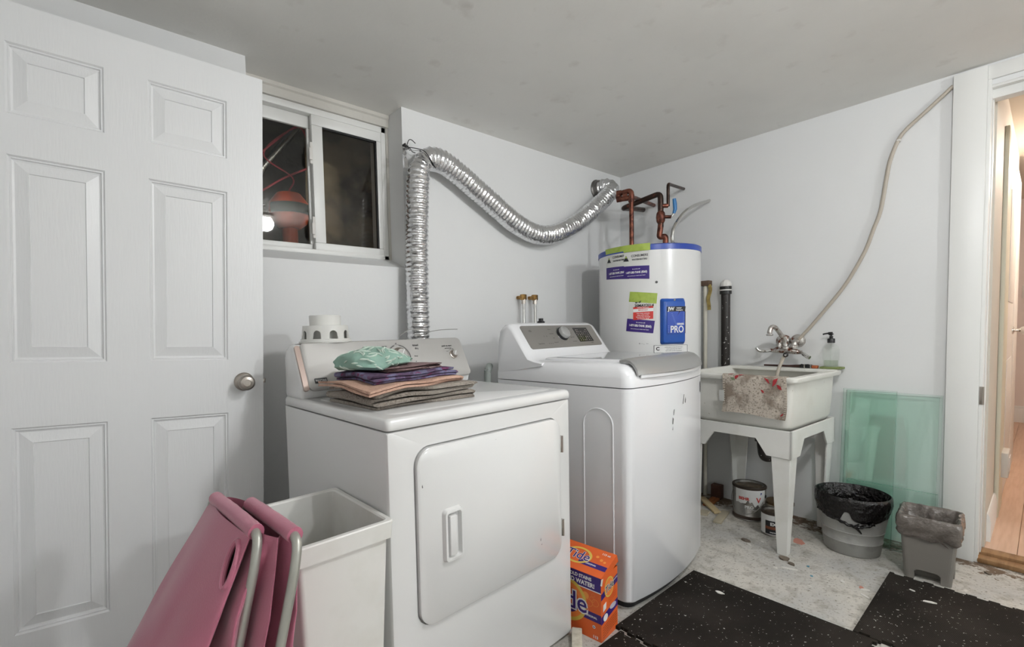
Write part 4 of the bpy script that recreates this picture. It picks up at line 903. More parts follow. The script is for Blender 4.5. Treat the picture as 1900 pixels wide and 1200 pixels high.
# ------------------------------------------------------------------ bins
def round_bin():
    t = thing('round_bin', 'grey round ribbed waste bin lined with a black bag by the glass', 'waste bin', (-.262, -1.425, 0))
    h, r0, r1 = .275, .107, .141
    R = lambda z: r0+(r1-r0)*z/h
    pr = [(0, .0), (R(0)-.006, 0), (R(0), .006)]
    for z in (.065, .115, .165, .215): pr += [(R(z)-.0012, z-.003), (R(z)+.0014, z), (R(z)-.0012, z+.003)]
    pr += [(R(h), h), (R(h)-.004, h), (R(h)-.006, .2), (r0-.005, .012), (0, .012)]
    MB().lathe(pr, n=56).build('body', BINM, t, smooth=50)
    b = MB(); n = 96; view = radians(200)
    def drop(a):      # how far the liner hangs outside
        d = (a-view+pi) % (2*pi)-pi
        v = .088+.022*math.exp(-((d+.75)/.35)**2)+.016*math.exp(-((d-.30)/.5)**2)-.03*math.exp(-((d-1.5)/.5)**2)
        v -= .036*math.exp(-((d+.30)/.13)**4)
        return v+.006*noise.noise(Vector((cos(a)*3, sin(a)*3, 1)))
    rings = []
    for k in range(0, 15):
        ring = []
        for j in range(n):
            a = 2*pi*j/n
            cr = noise.noise(Vector((cos(a)*7, sin(a)*7, k*.55)))
            if k <= 6:                                     # outside skirt, from hem up to the rim
                f = k/6; z = h-drop(a)*(1-f)+.004; rr = R(z)+.005+.010*(1-f)*abs(cr)+.004*sin(f*pi)
            elif k == 7: z = h+.008; rr = R(h)-.001
            else:
                f = (k-7)/7; z = h+.006-.20*f; rr = (R(z)-.007)*(1-.05*f)-.022*f*abs(cr)-.006*abs(cr)-.012*abs(noise.noise(Vector((cos(a)*16, sin(a)*16, k*1.1))))
            ring.append((rr*cos(a), rr*sin(a), z))
        rings.append(ring)
    b.loft(rings, caps=False); b.add(rings[-1], [tuple(range(n))]); b.build('bag', BAGB, t, smooth=70)
    a = view-.2; c = Vector((cos(view-.06), sin(view-.06), 0)); z0 = .165
    MB().tube(cat_rom([Vector((cos(view-.75)*.137, sin(view-.75)*.137, .185)), Vector((cos(view-.45)*.137, sin(view-.45)*.137, .172)), Vector((cos(view-.15)*.139, sin(view-.15)*.139, .160)), Vector((cos(view+.1)*.141, sin(view+.1)*.141, .162)), Vector((cos(view+.45)*.141, sin(view+.45)*.141, .178))], 6), .007, 8, ring=lambda i, j: 1+.35*sin(i*1.7+j)).build('bag_tie', BAGB, t)
    for dz, da in ((-.028, .10), (.016, .03)): MB().tube([c*.139+Vector((0, 0, z0-.006)), Vector((cos(view+da)*.142, sin(view+da)*.142, z0+dz-.006))], [.007, .003], 6).build('bag_tie_end', BAGB, t)
round_bin()
def square_bin():
    t = thing('square_bin', 'taupe square waste bin lined with a grey plastic bag by the doorway', 'waste bin', (-.318, -1.700, 0), radians(3))
    h = .27; L = lambda o, z: [(x, y, z) for x, y in o]
    def O(z, off=0): k = .072+.018*z/h+off; kx = .082+.016*z/h+off; return rrect(-kx, kx, -k, k, .016, 4)
    MB().loft([L(O(0), 0), L(O(.1), .1), L(O(h), h), L(O(h, -.004), h), L(O(.06, -.004), .06)]).build('body', BING, t, smooth=0)
    body = t.children[0]
    cut = MB().prism([(-.040, -.02), (.040, -.02), (.040, .035), (.030, .045), (-.030, .045), (-.040, .035)], 'x', -.14, -.030).build('cutter', BING, t, smooth=0)
    md = body.modifiers.new('recess', 'BOOLEAN'); md.operation = 'DIFFERENCE'; md.object = cut; md.solver = 'EXACT'
    bpy.context.view_layer.update(); me = bpy.data.meshes.new_from_object(body.evaluated_get(bpy.context.evaluated_depsgraph_get()))
    body.modifiers.remove(md); body.data = me; bpy.data.objects.remove(cut)
    MB().box(-.025, .045, -.0775, -.0735, .02, .10).build('side_relief', BING, t, bevel=.001)
    b = MB(); rings = []
    for k in range(14):
        ring = []
        z = {0: h-.085, 1: h-.075, 2: h-.055, 3: h-.04, 4: h-.022, 5: h-.004, 6: h+.006, 7: h+.004}.get(k, h-.015-(k-8)*.03)
        off = {0: .005, 1: .010, 2: .007, 3: .013, 4: .009, 5: .008, 6: .003, 7: -.004}.get(k, -.007-.004*(k-8))
        for j, (px, py) in enumerate(rrect(-.1, .1, -.1, .1, .018, 7)):
            pass
        base = O(z, off); dense = []
        for j in range(len(base)):
            p, q = base[j], base[(j+1) % len(base)]; m_ = max(1, int(hypot(q[0]-p[0], q[1]-p[1])/.008))
            dense += [(p[0]+(q[0]-p[0])*i/m_, p[1]+(q[1]-p[1])*i/m_) for i in range(m_)]
        while len(dense) < 96: dense.append(dense[-1])
        dense = dense[:96] if len(dense) > 96 else dense
        # resample to 96 evenly
        P = base+[base[0]]; Ls = [0]
        for j in range(len(P)-1): Ls.append(Ls[-1]+hypot(P[j+1][0]-P[j][0], P[j+1][1]-P[j][1]))
        kk = 0
        for j in range(96):
            s = Ls[-1]*j/96
            while Ls[kk+1] < s: kk += 1
            f = (s-Ls[kk])/max(1e-9, Ls[kk+1]-Ls[kk]); x_ = P[kk][0]+(P[kk+1][0]-P[kk][0])*f; y_ = P[kk][1]+(P[kk+1][1]-P[kk][1])*f
            c = noise.noise(Vector((x_*46, y_*46, k*.8+2))); w_ = 1 if k < 6 else -1
            amp = .011 if k < 6 else (.005 if k < 8 else .022)
            r_ = hypot(x_, y_); e = w_*abs(c)*amp
            ring.append((x_*(1+e/r_), y_*(1+e/r_), z+(.012*noise.noise(Vector((x_*25, y_*25, 9))) if k in (0, 1, 2) else .004*c)))
        rings.append(ring)
    b.loft(rings, caps=False); b.add(rings[-1], [tuple(range(96))]); b.build('bag', BAGG, t, smooth=60)
    MB().add([(-.102, -.030, .195), (-.106, -.050, .188), (-.104, -.062, .172), (-.101, -.050, .176)], [(0, 1, 2, 3)]).build('bag_flap', BAGG, t, solid=.002)
square_bin()

# ------------------------------------------------------------------ under the tub
def paint_can(name, loc, r, h, label, rz, big):
    t = thing(name, label, 'paint can', loc, rz)
    MB().lathe([(0, .0), (r, 0), (r+.0015, .002), (r+.0015, .005), (r-.001, .008), (r-.001, h-.012), (r+.0015, h-.010), (r+.002, h-.002), (r, h), (r-.012, h), (r-.014, h-.010), (r-.02, h-.011), (0, h-.010)], n=44).build('can', TIN, t, smooth=40)
    MB().lathe([(r-.018, h-.0095), (r-.022, h-.0085), (0, h-.0085)], n=36).build('lid', TINDIRT, t)
    MB().lathe([(r+.0022, h-.012), (r+.0028, h-.003), (r, h+.001), (r-.011, h+.0008)], n=44, caps=False).build('rim', mat('dark_rim', (.05, .035, .025), .5, metal=.4), t)
    def cy(m, nm, a0, a1, z0, z1, off, par=t, ragged=0):
        b = MB(); a0, a1 = radians(a0), radians(a1)
        b.grid(lambda u, v: ((r+off)*cos(a0+(a1-a0)*u), (r+off)*sin(a0+(a1-a0)*u), z0+(z1-z0)*v+(ragged*noise.noise(Vector((u*7, 2, 1)))*(1-v))), 28, 3); return b.build(nm, m, par)
    def tx(s, size, a, z, m, par, bold=.001):
        text_mb(s, size, lambda u, v: ((r+.002)*cos(radians(a)+u/r), (r+.002)*sin(radians(a)+u/r), z+v), bold).build('label_lettering', m, par, smooth=0)
    if big:
        lb = cy(WHITEP, 'label', 150, 262, h*.52, h*.93, .0008, ragged=.05)
        cy(mat('grime', (.06, .04, .03), .7), 'grime_band', 120, 300, .008, .026, .0009, ragged=.006)
        tx('BEHR', .022, 182, h*.66, REDL, lb); tx('V', .040, 232, h*.64, REDL, lb); tx('PRO', .022, 200, h*.42, WHITEP, lb); tx('A', .034, 196, h*.55, TIN, lb)
        tx('P', .016, 242, h*.83, mat('label_navy', (.03, .04, .25), .5), lb); tx('primer', .012, 215, h*.35, WHITEP, lb, .0003)
        e = MB().lathe([(.010, 0), (.010, .003), (.004, .005), (0, .004)], (0, 0, 0), 14, 'x').build('ear', BLACK, t); e.location = ((r)*cos(radians(268)), r*sin(radians(268)), h*.72); e.rotation_euler = (0, 0, radians(268))
        MB().tube([((r+.004)*cos(a), (r+.004)*sin(a), h*.72-.10*sin((a-radians(88))*1.0)) for a in [radians(88+180*i/24) for i in range(25)]], .0016, 6).build('bail_handle', mat('wire_grey', (.35, .34, .32)), t)
    else:
        lb = cy(WHITEP, 'label', 110, 330, .010, h-.014, .0008)
        cy(INK, 'label_dark_panel', 150, 205, .012, h*.66, .0013, lb); cy(mat('label_rust', (.20, .06, .03), .6), 'label_rust_panel', 150, 205, h*.30, h*.42, .0016, lb)
        tx('EX', .022, 188, h*.52, WHITEP, lb); tx('stain', .014, 188, h*.75, WHITEP, lb, .0004); tx('interior', .009, 188, h*.18, WHITEP, lb, .0003); tx('directions for use', .006, 240, h*.25, INK, lb, .0001)
    return t
paint_can('paint_can', (-.200, -.950, 0), .083, .190, 'large battered paint can with torn white label under the tub', 0, True)
paint_can('paint_can', (-.345, -1.118, 0), .054, .124, 'small paint can with dark label panel behind the tub leg', radians(10), False)
c = thing('putty_tub', 'small yellowed round tub against the wall behind the paint cans', 'tub', (-.085, -1.065, 0))
MB().lathe([(0, 0), (.060, 0), (.064, .004), (.066, .080), (.0, .080)], n=36).build('body', YEL, c)
MB().lathe([(.067, .078), (.070, .080), (.070, .092), (.064, .094), (0, .092)], n=36).build('lid', mat('brown_lid', (.16, .10, .05), .6), c)
MB().lathe([(.0645, .010), (.0655, .025)], n=36, caps=False).build('stain_ring', mat('rust_stain', (.30, .11, .05), .7), c)
tag(MB().box(-.06, -.012, -.735, -.675, 0, .09).build('brick_end', mat('dark_brick', (.10, .045, .03), .9, bump=(40, .5)), bevel=.004), 'dark red brick end standing at the wall beside the tub leg', 'brick')
stick_l = ['orange-stained wooden shim leaning among the offcuts under the tub', 'pale wooden offcut lying across the others under the tub', 'short grey wooden offcut at the end of the shim pile', 'single flat wooden offcut lying apart on the floor under the tub']
ORW = mat('orange_wood', (.45, .17, .05), .7, stretch=(1, 8, 1), var=(8, (.30, .10, .03), .4, .7)); PALEW = mat('pale_wood', (.50, .39, .22), .7, bump=(30, .2)); GRYW = mat('grey_wood', (.42, .37, .27), .75, bump=(30, .2))
for i, (x, y, l, w_, rz, z, m) in enumerate(((-.140, -.715, .17, .045, radians(6), 0, ORW), (-.235, -.745, .20, .04, radians(50), .0125, PALEW), (-.345, -.765, .07, .045, radians(12), 0, GRYW), (-.335, -.856, .20, .042, radians(10), 0, GRYW))):
    b = MB().box(-l/2, l/2, -w_/2, w_/2, 0, .012); o = b.build('wood_offcut', m, bevel=.0015); o.location = (x, y, z); o.rotation_euler = (0, radians(-6 if z else 0), rz)
    tag(o, stick_l[i], 'wood offcut', 'wood offcuts under the tub')

# ------------------------------------------------------------------ detergent box
def detergent():
    t = thing('detergent_box', 'orange detergent powder box with ajar lid between dryer and washer', 'detergent box', (-1.757, -1.049, 0), radians(7))
    w, d, h = .122, .225, .232
    # local: x along the narrow side panel (camera right), y along the logo panel (away from the room)
    b = MB().box(0, w, 0, d, 0, h); b.f = [f for k, f in enumerate(b.f) if k != 1]; b.mi = b.mi[:5]
    b.box(.003, w-.003, .003, d-.003, .18, .182)
    b.build('carton', ORANGE, t, smooth=0)
    MB().box(.0015, w-.0015, .0015, d-.0015, h-.05, h-.048).build('inner_flap', CARD, t)
    # left (logo) panel is x = 0, facing -x; u runs from the room end towards the wall
    LP = lambda y, z, o=.0006: (-o, y, z)
    FP = lambda x, z, o=.0006: (x, -o, z)
    def quad(name, m, pts, par=t): q = MB(); q.add(pts, [tuple(range(len(pts)))]); return q.build(name, m, par, smooth=0)
    def ell(P, cy, cz, ry, rz, n=40): return [P(cy+ry*cos(2*pi*i/n), cz+rz*sin(2*pi*i/n)) for i in range(n)]
    quad('banner', PURPLE, [LP(0, .178), LP(d, .178), LP(d, .232), LP(0, .232)]); quad('banner_line', WHITEP, [LP(0, .1745, .0008), LP(d, .1745, .0008), LP(d, .178, .0008), LP(0, .178, .0008)])
    quad('band', PURPLE, [LP(0, .066, .0007), LP(d, .066, .0007), LP(d, .097, .0007), LP(0, .097, .0007)])
    q = MB(); q.loft([[LP(.135+.080*k*cos(a), .112+.080*k*sin(a), .001) for k in (1, .84)] for a in [2*pi*i/48 for i in range(49)]], caps=False, closed=False); q.build('logo_ring', YELLOWP, t, smooth=0)
    q = MB(); q.loft([[LP(.135+.080*k*cos(a), .112+.080*k*sin(a), .0011) for k in (.84, .62)] for a in [2*pi*i/48 for i in range(49)]], caps=False, closed=False); q.build('logo_ring_inner', mat('orange_light', (.85, .24, .05), .45), t, smooth=0)
    LT = lambda s, size, y, z, m, o=.0016, bold=.001, nm='lettering', sl=0, sx=1: text_mb(s, size, lambda u, v: (-o, y-u*sx, z+v+sl*u), bold).build(nm, m, t, smooth=0)
    LT('Tide', .095, .135, .112, WHITEP, .0014, .006, sl=.0, sx=.95); LT('Tide', .095, .135, .112, PURPLE, .0018, .001, sx=.95)
    LT('ORIGINAL', .010, .038, .081, WHITEP, .0014, .0003); LT('COLD STAINS', .017, .085, .214, WHITEP, .0014, .0007, sx=.92); LT('COLD WATER!', .022, .092, .193, WHITEP, .0014, .0009, sx=.92)
    LT('113', .014, .022, .012, WHITEP, .0014, .0006)
    quad('seal', WHITEP, ell(lambda y, z: LP(y, z, .001), .028, .047, .006, .006)); LT('he', .007, .028, .047, PURPLE, .0014, .0003)
    for (y, z, r) in ((.060, .150, .013), (.035, .143, .010), (.022, .135, .013), (.045, .128, .013), (.030, .160, .006)):
        q = MB(); q.loft([[LP(y+r*k*cos(a), z+r*k*sin(a), .0008) for k in (1, .9 if y < .05 else .0)] for a in [2*pi*i/24 for i in range(25)]], caps=False, closed=False); q.build('bubble', mat('bubble_orange', (.85, .32, .06), .45), t, smooth=0)
    # narrow panel (y = 0, facing the room)
    quad('side_band', PURPLE, [FP(0, .150), FP(w, .175), FP(w, .205), FP(0, .172)]); quad('side_band', PURPLE, [FP(0, .062), FP(w, .085), FP(w, .115), FP(0, .090)])
    quad('side_logo_ring', YELLOWP, ell(lambda x, z: FP(x, z, .0010), .058, .180, .034, .036)); quad('side_logo_field', mat('orange_light', (.85, .24, .05)), ell(lambda x, z: FP(x, z, .0013), .058, .180, .029, .031))
    FT = lambda s, size, x, z, m, o=.0018, bold=.001, sl=.18: text_mb(s, size, lambda u, v: (x+u, -o, z+v+sl*u), bold).build('side_lettering', m, t, smooth=0)
    FT('Tide', .034, .058, .180, WHITEP, .0018, .0022); FT('Tide', .034, .058, .180, INK, .0022, .0004); FT('ORIGINAL', .007, .104, .193, WHITEP, .0014, .0002)
    quad('side_picture', WHITEP, [FP(.012, .105, .0012), FP(.034, .112, .0012), FP(.036, .135, .0012), FP(.014, .130, .0012)]); quad('side_picture', WHITEP, ell(lambda x, z: FP(x, z, .0012), .03, .080, .016, .013)); quad('side_picture', mat('picture_grey', (.5, .48, .55), .5), ell(lambda x, z: FP(x, z, .0012), .085, .101, .024, .010))
    for i in range(5): FT('use one scoop for each full load of wash', .0062, .062, .058-.009*i, INK, .0012, .0001)
    for i in range(3): FT('dissolves in cold water', .006, .080, .145-.008*i, mat('brick_ink', (.45, .06, .02), .5), .0012, .0001)
    # lid hinged on the logo side, propped open
    lid = MB().box(-.002, w+.002, -.002, d+.002, -.001, .001); lid.box(w+.0005, w+.002, -.002, d+.002, -.030, 0); lid.box(0, w, -.002, -.0005, -.026, 0); lid.box(0, w, d+.0005, d+.002, -.026, 0)
    lo = lid.build('lid', ORANGE, t, smooth=0); lo.location = (0, 0, h); lo.rotation_euler = (0, radians(-19), 0)
    def TP(x, y, o=.0016): return (x, y, o)
    quad('lid_band', PURPLE, [TP(.030, .0), TP(.030, .11), TP(.052, .11), TP(.052, .0)], lo)
    q = MB(); q.loft([[TP(.065+.040*k*cos(a), .125+.055*k*sin(a), .0018) for k in (1, .80)] for a in [2*pi*i/40 for i in range(41)]], caps=False, closed=False); q.build('lid_logo_ring', YELLOWP, lo, smooth=0)
    text_mb('Tide', .055, lambda u, v: TP(.065+v, .125-u, .0022), .002).build('lid_lettering', WHITEP, lo, smooth=0); text_mb('Tide', .055, lambda u, v: TP(.065+v, .125-u, .0026), .0004).build('lid_lettering', PURPLE, lo, smooth=0)
    text_mb('113 oz', .012, lambda u, v: TP(.105+v, .03-u, .002), .0004).build('lid_lettering', WHITEP, lo, smooth=0); text_mb('ORIGINAL', .009, lambda u, v: TP(.041+v, .06-u, .002), .0003).build('lid_lettering', WHITEP, lo, smooth=0)
    for (x, y, r) in ((.085, .055, .006), (.075, .035, .006), (.07, .02, .005)): quad('lid_bubble', mat('bubble_orange', (.85, .32, .06)), [TP(x+r*cos(a), y+r*sin(a)) for a in [2*pi*i/16 for i in range(16)]], lo)
    MB().add([(.0, -.0035, .205), (.004, -.006, .232), (-.004, -.004, .230), (-.012, -.004, .212)], [(0, 1, 2, 3)]).build('torn_flap', PAPER, t, solid=.0008)
detergent()
wb = MB().box(0, .035, -.11, 0, 0, .032).build('wood_block', WOODW, bevel=.003); wb.location = (-1.80, -.955, 0); wb.rotation_euler = (0, 0, radians(-52)); tag(wb, 'whitewashed wood block on the floor at the dryer corner', 'wood block')

# ------------------------------------------------------------------ foam floor mats
def foam_mat(x0, x1, y0, y1, label, smooth_sides=''):
    """interlocking foam square; square teeth on every side except those listed"""
    def side(p, q, teeth):
        p, q = Vector(p), Vector(q); d = (q-p); n = Vector((d.y, -d.x)).normalized(); out = [p]
        if teeth:
            k = 10
            for i in range(k):
                a, c = p+d*(i+.25)/k, p+d*(i+.75)/k; nn = n*.011
                out += [a, a-nn*1, c-nn*1, c]
        return out
    c = [(x0, y0), (x1, y0), (x1, y1), (x0, y1)]; poly = []
    for i, s in enumerate('nesw'.replace('n', 'f').replace('s', 'b')): poly += side(c[i], c[(i+1) % 4], s not in smooth_sides)
    b = MB().prism([(p.x, p.y) for p in poly], 'z', 0.0, .013); o = b.build('foam_mat', FOAM, smooth=0, bevel=.0012, seg=1)
    return tag(o, label, 'floor mat', 'interlocking foam mats')
foam_mat(-1.652, -1.050, -1.66, -1.035, 'black foam floor mat in front of the washing machine', 'eb')
foam_mat(-1.047, -.432, -2.195, -1.592, 'black foam floor mat in front of the square bin', 'b')
foam_mat(-2.260, -1.660, -1.68, -1.062, 'black foam floor mat in front of the dryer', 'b')

# scraps and chips on the floor
CHIP = mat('paint_chip', (.68, .66, .61), .7); CHIPP = mat('pink_chip', (.55, .24, .18), .8); CHIPD = mat('dirt_clod', (.16, .13, .10), .95, bump=(60, .8)); CHIPB = mat('blue_chip', (.10, .28, .38), .7)
def scrap(x, y, l, w_, rz, z, m, label, name='paint_chip', cat='paint chip', group='loose chips on the floor', th=.0025):
    b = MB(); n = 9; rnd = random.Random(int(abs(x*1e4)+abs(y*1e3)))
    poly = [(l/2*cos(2*pi*i/n)*rnd.uniform(.65, 1.1), w_/2*sin(2*pi*i/n)*rnd.uniform(.65, 1.1)) for i in range(n)]
    b.prism(poly, 'z', 0, th); o = b.build(name, m, smooth=0); o.location = (x, y, z); o.rotation_euler = (0, 0, rz); return tag(o, label, cat, group)
for (x, y, l, w_, rz, lb) in ((-.655, -1.478, .030, .018, .4, 'white paint chip on the concrete between the blue chips and the mat'), (-.722, -1.562, .045, .014, 1.0, 'slim white paint chip at the edge of the mat before the square bin'), (-.665, -1.555, .035, .016, 2.2, 'white paint chip beside the small pink splat'), (-.577, -1.088, .035, .018, .8, 'white paint chip beside the dirt clod near the washer'), (-.50, -1.12, .02, .012, .3, 'tiny white paint chip on the concrete before the small paint can'), (-.80, -1.40, .022, .010, 1.5, 'tiny white paint chip on the concrete near the washer mat')): scrap(x, y, l, w_, rz, 0, CHIP, lb)
scrap(-.699, -1.298, .075, .016, 1.95, 0, CHIP, 'long white paint flake on the concrete in front of the tub leg', 'paint_flake', 'paint flake')
scrap(-1.151, -1.188, .038, .020, 1.6, .013, CHIP, 'white paint chip lying on the mat before the washing machine')
scrap(-.62, -1.735, .045, .018, 1.9, .013, CHIP, 'long pale chip on the mat before the square bin', 'paint_flake', 'paint flake')
scrap(-.56, -1.68, .024, .010, 1.2, .013, CHIP, 'tiny pale chip on the mat before the square bin')
scrap(-.362, -1.236, .085, .055, .4, 0, CHIPP, 'round pink paint splat on the concrete by the tub leg', 'paint_splat', 'paint splat', th=.0012)
scrap(-.655, -1.54, .03, .02, .4, 0, CHIPP, 'small pink paint splat on the concrete near the mats', 'paint_splat', 'paint splat', th=.0012)
scrap(-.615, -1.345, .016, .012, .4, 0, CHIPB, 'small blue paint chip on the concrete nearer the tub leg'); scrap(-.70, -1.38, .014, .011, .4, 0, CHIPB, 'small blue paint chip on the concrete nearer the mats')
for (x, y, l, w_, lb) in ((-.615, -1.25, .05, .04, 'dirt clod against the foot of the front tub leg'), (-.65, -1.29, .035, .022, 'smaller dirt clod just in front of the tub leg clod'), (-.545, -1.06, .05, .028, 'dirt clod on the concrete between the washer and the paint cans')): scrap(x, y, l, w_, 1.2, 0, CHIPD, lb, 'dirt_clod', 'dirt clod', 'dirt clods', th=.007)
scrap(-.12, -1.86, .03, .02, .6, 0, CHIPD, 'dark dirt clod on the concrete before the hallway step', 'dirt_clod', 'dirt clod', 'dirt clods', th=.006)

# ------------------------------------------------------------------ tall white bin beside the dryer
def tall_bin():
    t = thing('tall_bin', 'tall off-white open plastic bin between the door and the dryer', 'bin', (-2.676, -.872, 0), .03)
    h = .655; L = lambda o, z: [(x, y, z) for x, y in o]
    def O(z, off=0): kx = .085+.026*z/h+off; ky = .125+.027*z/h+off; return rrect(-kx, kx, -ky, ky, .012, 4)
    MB().loft([L(O(0), 0), L(O(h-.04), h-.04), L(O(h-.04, -.004), h-.04), L(O(.01, -.004), .01)]).build('body', PLASTIC, t, smooth=40)
    MB().loft([L(O(h-.045, -.001), h-.045), L(O(h-.045, .009), h-.043), L(O(h, .010), h-.003), L(O(h, .008), h), L(O(h, -.002), h), L(O(h, -.005), h-.004), L(O(h-.045, -.004), h-.045)], caps=False).build('rim', PLASTIC, t, smooth=35)
    s = MB()
    for (y, z, l) in ((-.02, .53, .03), (.02, .55, .02), (.05, .5, .02)): s.add([(.100, y, z), (.100, y+.006, z+.004), (.101, y+.004, z+l), (.101, y-.003, z+l*.6)], [(0, 1, 2, 3)])
    s.build('smudges', GREYINK, t, smooth=0)['kind'] = 'stuff'
tall_bin()

# ------------------------------------------------------------------ folded pink laundry hamper
def hamper():
    t = thing('laundry_hamper', 'folding laundry hamper with pink fabric bag and grey tube frame', 'laundry hamper', (-2.90, -1.0, 0)); o = Vector((-2.90, -1.0, 0)); V = lambda *p: Vector(p)-o
    lean = .24
    bars = [((-2.902, -.853), (-2.882, -1.134)), ((-2.853, -.942), (-2.833, -1.195))]; zb = .75
    for k, (f, n) in enumerate(bars):
        def leg(p, z, g=lean): return V(p[0]-g*(zb-z), p[1], z)
        d = (Vector((*n, 0))-Vector((*f, 0))).normalized()
        pts = [leg((f[0], f[1]+.012), .012), leg((f[0], f[1]+.012), .70), V(f[0], f[1], zb), V(n[0], n[1], zb), leg((n[0], n[1]-.012), .70), leg((n[0], n[1]-.012), .012)]
        MB().tube(elbow_path(pts, .05, 8), .0085, 14).build('frame_tube', TUBE, t)
        MB().tube(cat_rom([V(f[0], f[1]-.02, zb), V((f[0]+n[0])/2, (f[1]+n[1])/2, zb+.001), V(n[0], n[1]+.015, zb)], 14), .0145, 16, ring=lambda i, j: 1+.06*noise.noise(Vector((i*.5, j*.9, k)))).build('bar_sleeve', PINK, t, smooth=60)
    # bag: cross-section (plan) at drop h below the bars; the near side is pleated
    z1 = .16
    def sect(h):
        g = .24*h
        # x, y ; going far-left -> near-left -> pleats -> near-right -> far-right
        w = min(1, h/.12)
        return [(-2.905-.62*h, -.845-.0*h), (-2.912-.66*h, -.95), (-2.902-.60*h, -1.06-.02*w), (-2.892-.50*h, -1.118-.02*w), (-2.878-.40*h, -1.085+.03*w),
                (-2.872-g-.03*w, -1.125-.035*w), (-2.862-g-.005*w, -1.15+.03*w), (-2.856-g+.002*w, -1.16-.035*w), (-2.848-g+.006*w, -1.15+.055*w), (-2.838-g+.02*w, -1.165-.03*w), (-2.826-.12*h, -1.17-.01*w), (-2.838-.10*h, -1.05), (-2.848-.12*h, -.95), (-2.87-.35*h, -.88)]
    rows = []; NR, NS = 100, 16
    for k in range(NR):
        h = (zb-z1)*k/(NR-1); s = sect(h); P = [Vector((x, y, 0)) for x, y in s]; P = P+[P[0]]
        ring = cat_rom(P, NS)[:-1]; rr = []
        for j, q in enumerate(ring):
            nz_ = noise.noise(Vector((q.x*9, q.y*9, h*6)))*.012*min(1, h*6)
            rr.append(V(q.x+nz_, q.y+nz_*.7, zb-h-.004))
        rows.append(rr)
    b = MB(); n = len(rows[0]); b.loft(rows, caps=False)
    # the hand hole is cut out of the left panel (u far -> near between section points 1 and 3, v drop below the bar)
    def inside(f):
        i_, j_ = divmod(f, n); u = (j_+.5-NS)/(2*NS); v = (i_+.5)/(NR-1)*(zb-z1); sv = (v-.046)/.032
        return ((u-.74-.06*sv)/.11)**2+sv**2 < 1
    keep = [k for k in range(len(b.f)) if not inside(k)]
    b.f = [b.f[k] for k in keep]; b.mi = [0]*len(b.f)
    b.add(rows[-1], [tuple(range(n))]); b.build('bag', PINK, t, smooth=75)
    def surf(u, v):
        jj = NS+2*NS*u; ii = v/(zb-z1)*(NR-1); j0, i0 = int(jj), int(ii); fj, fi = jj-j0, ii-i0
        a_ = rows[i0][j0].lerp(rows[i0][(j0+1) % n], fj); c_ = rows[i0+1][j0].lerp(rows[i0+1][(j0+1) % n], fj); return a_.lerp(c_, fi)
    hole = [surf(.74+.11*cos(a)+.06*sin(a), .046+.032*sin(a)) for a in [2*pi*i/36 for i in range(36)]]
    MB().tube(hole+[hole[0]], .0052, 8).build('hole_binding', PINK, t)
hamper()

# ------------------------------------------------------------------ folded laundry on the dryer
DR = Matrix.Translation((-2.5771, -.3265, 0)) @ Matrix.Rotation(.0512, 4, 'Z')
def folded(name, label, a0, a1, b0, b1, z0, layers, th, gap, m, rz=0, seed=0, cat='towel'):
    """one cloth folded back and forth: serpentine section (a, z), run along b"""
    w = a1-a0; cl = []; pitch = th+gap; half = pitch/2
    for k in range(layers):
        xs = [i/14 for i in range(15)]
        if k % 2: xs = xs[::-1]
        for u in xs: cl.append((half+(w-2*half)*u, th/2+k*pitch))
        if k < layers-1:
            x_e = w-half if k % 2 == 0 else half; sg = 1 if k % 2 == 0 else -1
            for i in range(1, 6): a = -pi/2+pi*i/6; cl.append((x_e+sg*half*1.15*cos(a), th/2+k*pitch+half+half*sin(a)))
    P = [Vector((x, z)) for x, z in cl]; up = []; dn = []
    for i, p in enumerate(P):
        tg = (P[min(i+1, len(P)-1)]-P[max(i-1, 0)]).normalized(); nn = Vector((-tg.y, tg.x))*th/2; up.append(p+nn); dn.append(p-nn)
    loop = up+dn[::-1]; rings = []; ny = 22
    for j in range(ny+1):
        v = j/ny; ring = []
        for q in loop:
            x, z = q; uu = x/w
            lx, ly = x-w/2, (b1-b0)*(v-.5); pa = (a0+a1)/2+lx*cos(rz)-ly*sin(rz); pb = (b0+b1)/2+lx*sin(rz)+ly*cos(rz); za = z0-TZ+z
            lift = .0055*(noise.noise(Vector((pa*8, pb*8, .3)))+.5*sin(pa*21+pb*13)+.6)*min(1, za/.03)
            lift -= .020*max(0, 1-(pa-.0)/.16)*max(0, 1-(pb+.545)/.14)*min(1, za/.046)
            edge = .024*noise.noise(Vector((uu*1.6, seed, (z/pitch)*1.3)))*(1-v)
            dx = .006*noise.noise(Vector((v*4, z*60, seed)))
            ring.append((a0+x+dx-w/2-a0, (b0+(b1-b0)*v)+edge-(b0+b1)/2, max(z, .001)+max(lift, -max(z0-TZ+z-.0015, 0))))
        rings.append(ring)
    mb = MB(); mb.loft(rings, caps=False)
    # end caps as strips between the two offsets
    n = len(up)
    for r in (rings[0], rings[-1]):
        mb.add(r, [(i, i+1, 2*n-2-i, 2*n-1-i) for i in range(n-1)])
    ob = mb.build(name, m, smooth=60); ob.matrix_world = DR @ Matrix.Translation(((a0+a1)/2, (b0+b1)/2, z0)) @ Matrix.Rotation(rz, 4, 'Z'); return tag(ob, label, cat, 'folded laundry on the dryer')
TZ = .8917
GT = mat('grey_terry', (.32, .28, .24), .95, bump=(260, .8), var=[(160, (.15, .12, .10), .5, .7), (5, (.40, .36, .31), .5, .7)])
PT = mat('peach_terry', (.58, .37, .28), .95, bump=(240, .6), var=(120, (.46, .28, .21), .55, .75))
VT = mat('violet_print', (.10, .06, .12), .9, bump=(220, .6), var=[(26, (.17, .16, .27), .46, .56), (40, (.16, .035, .10), .56, .62)])
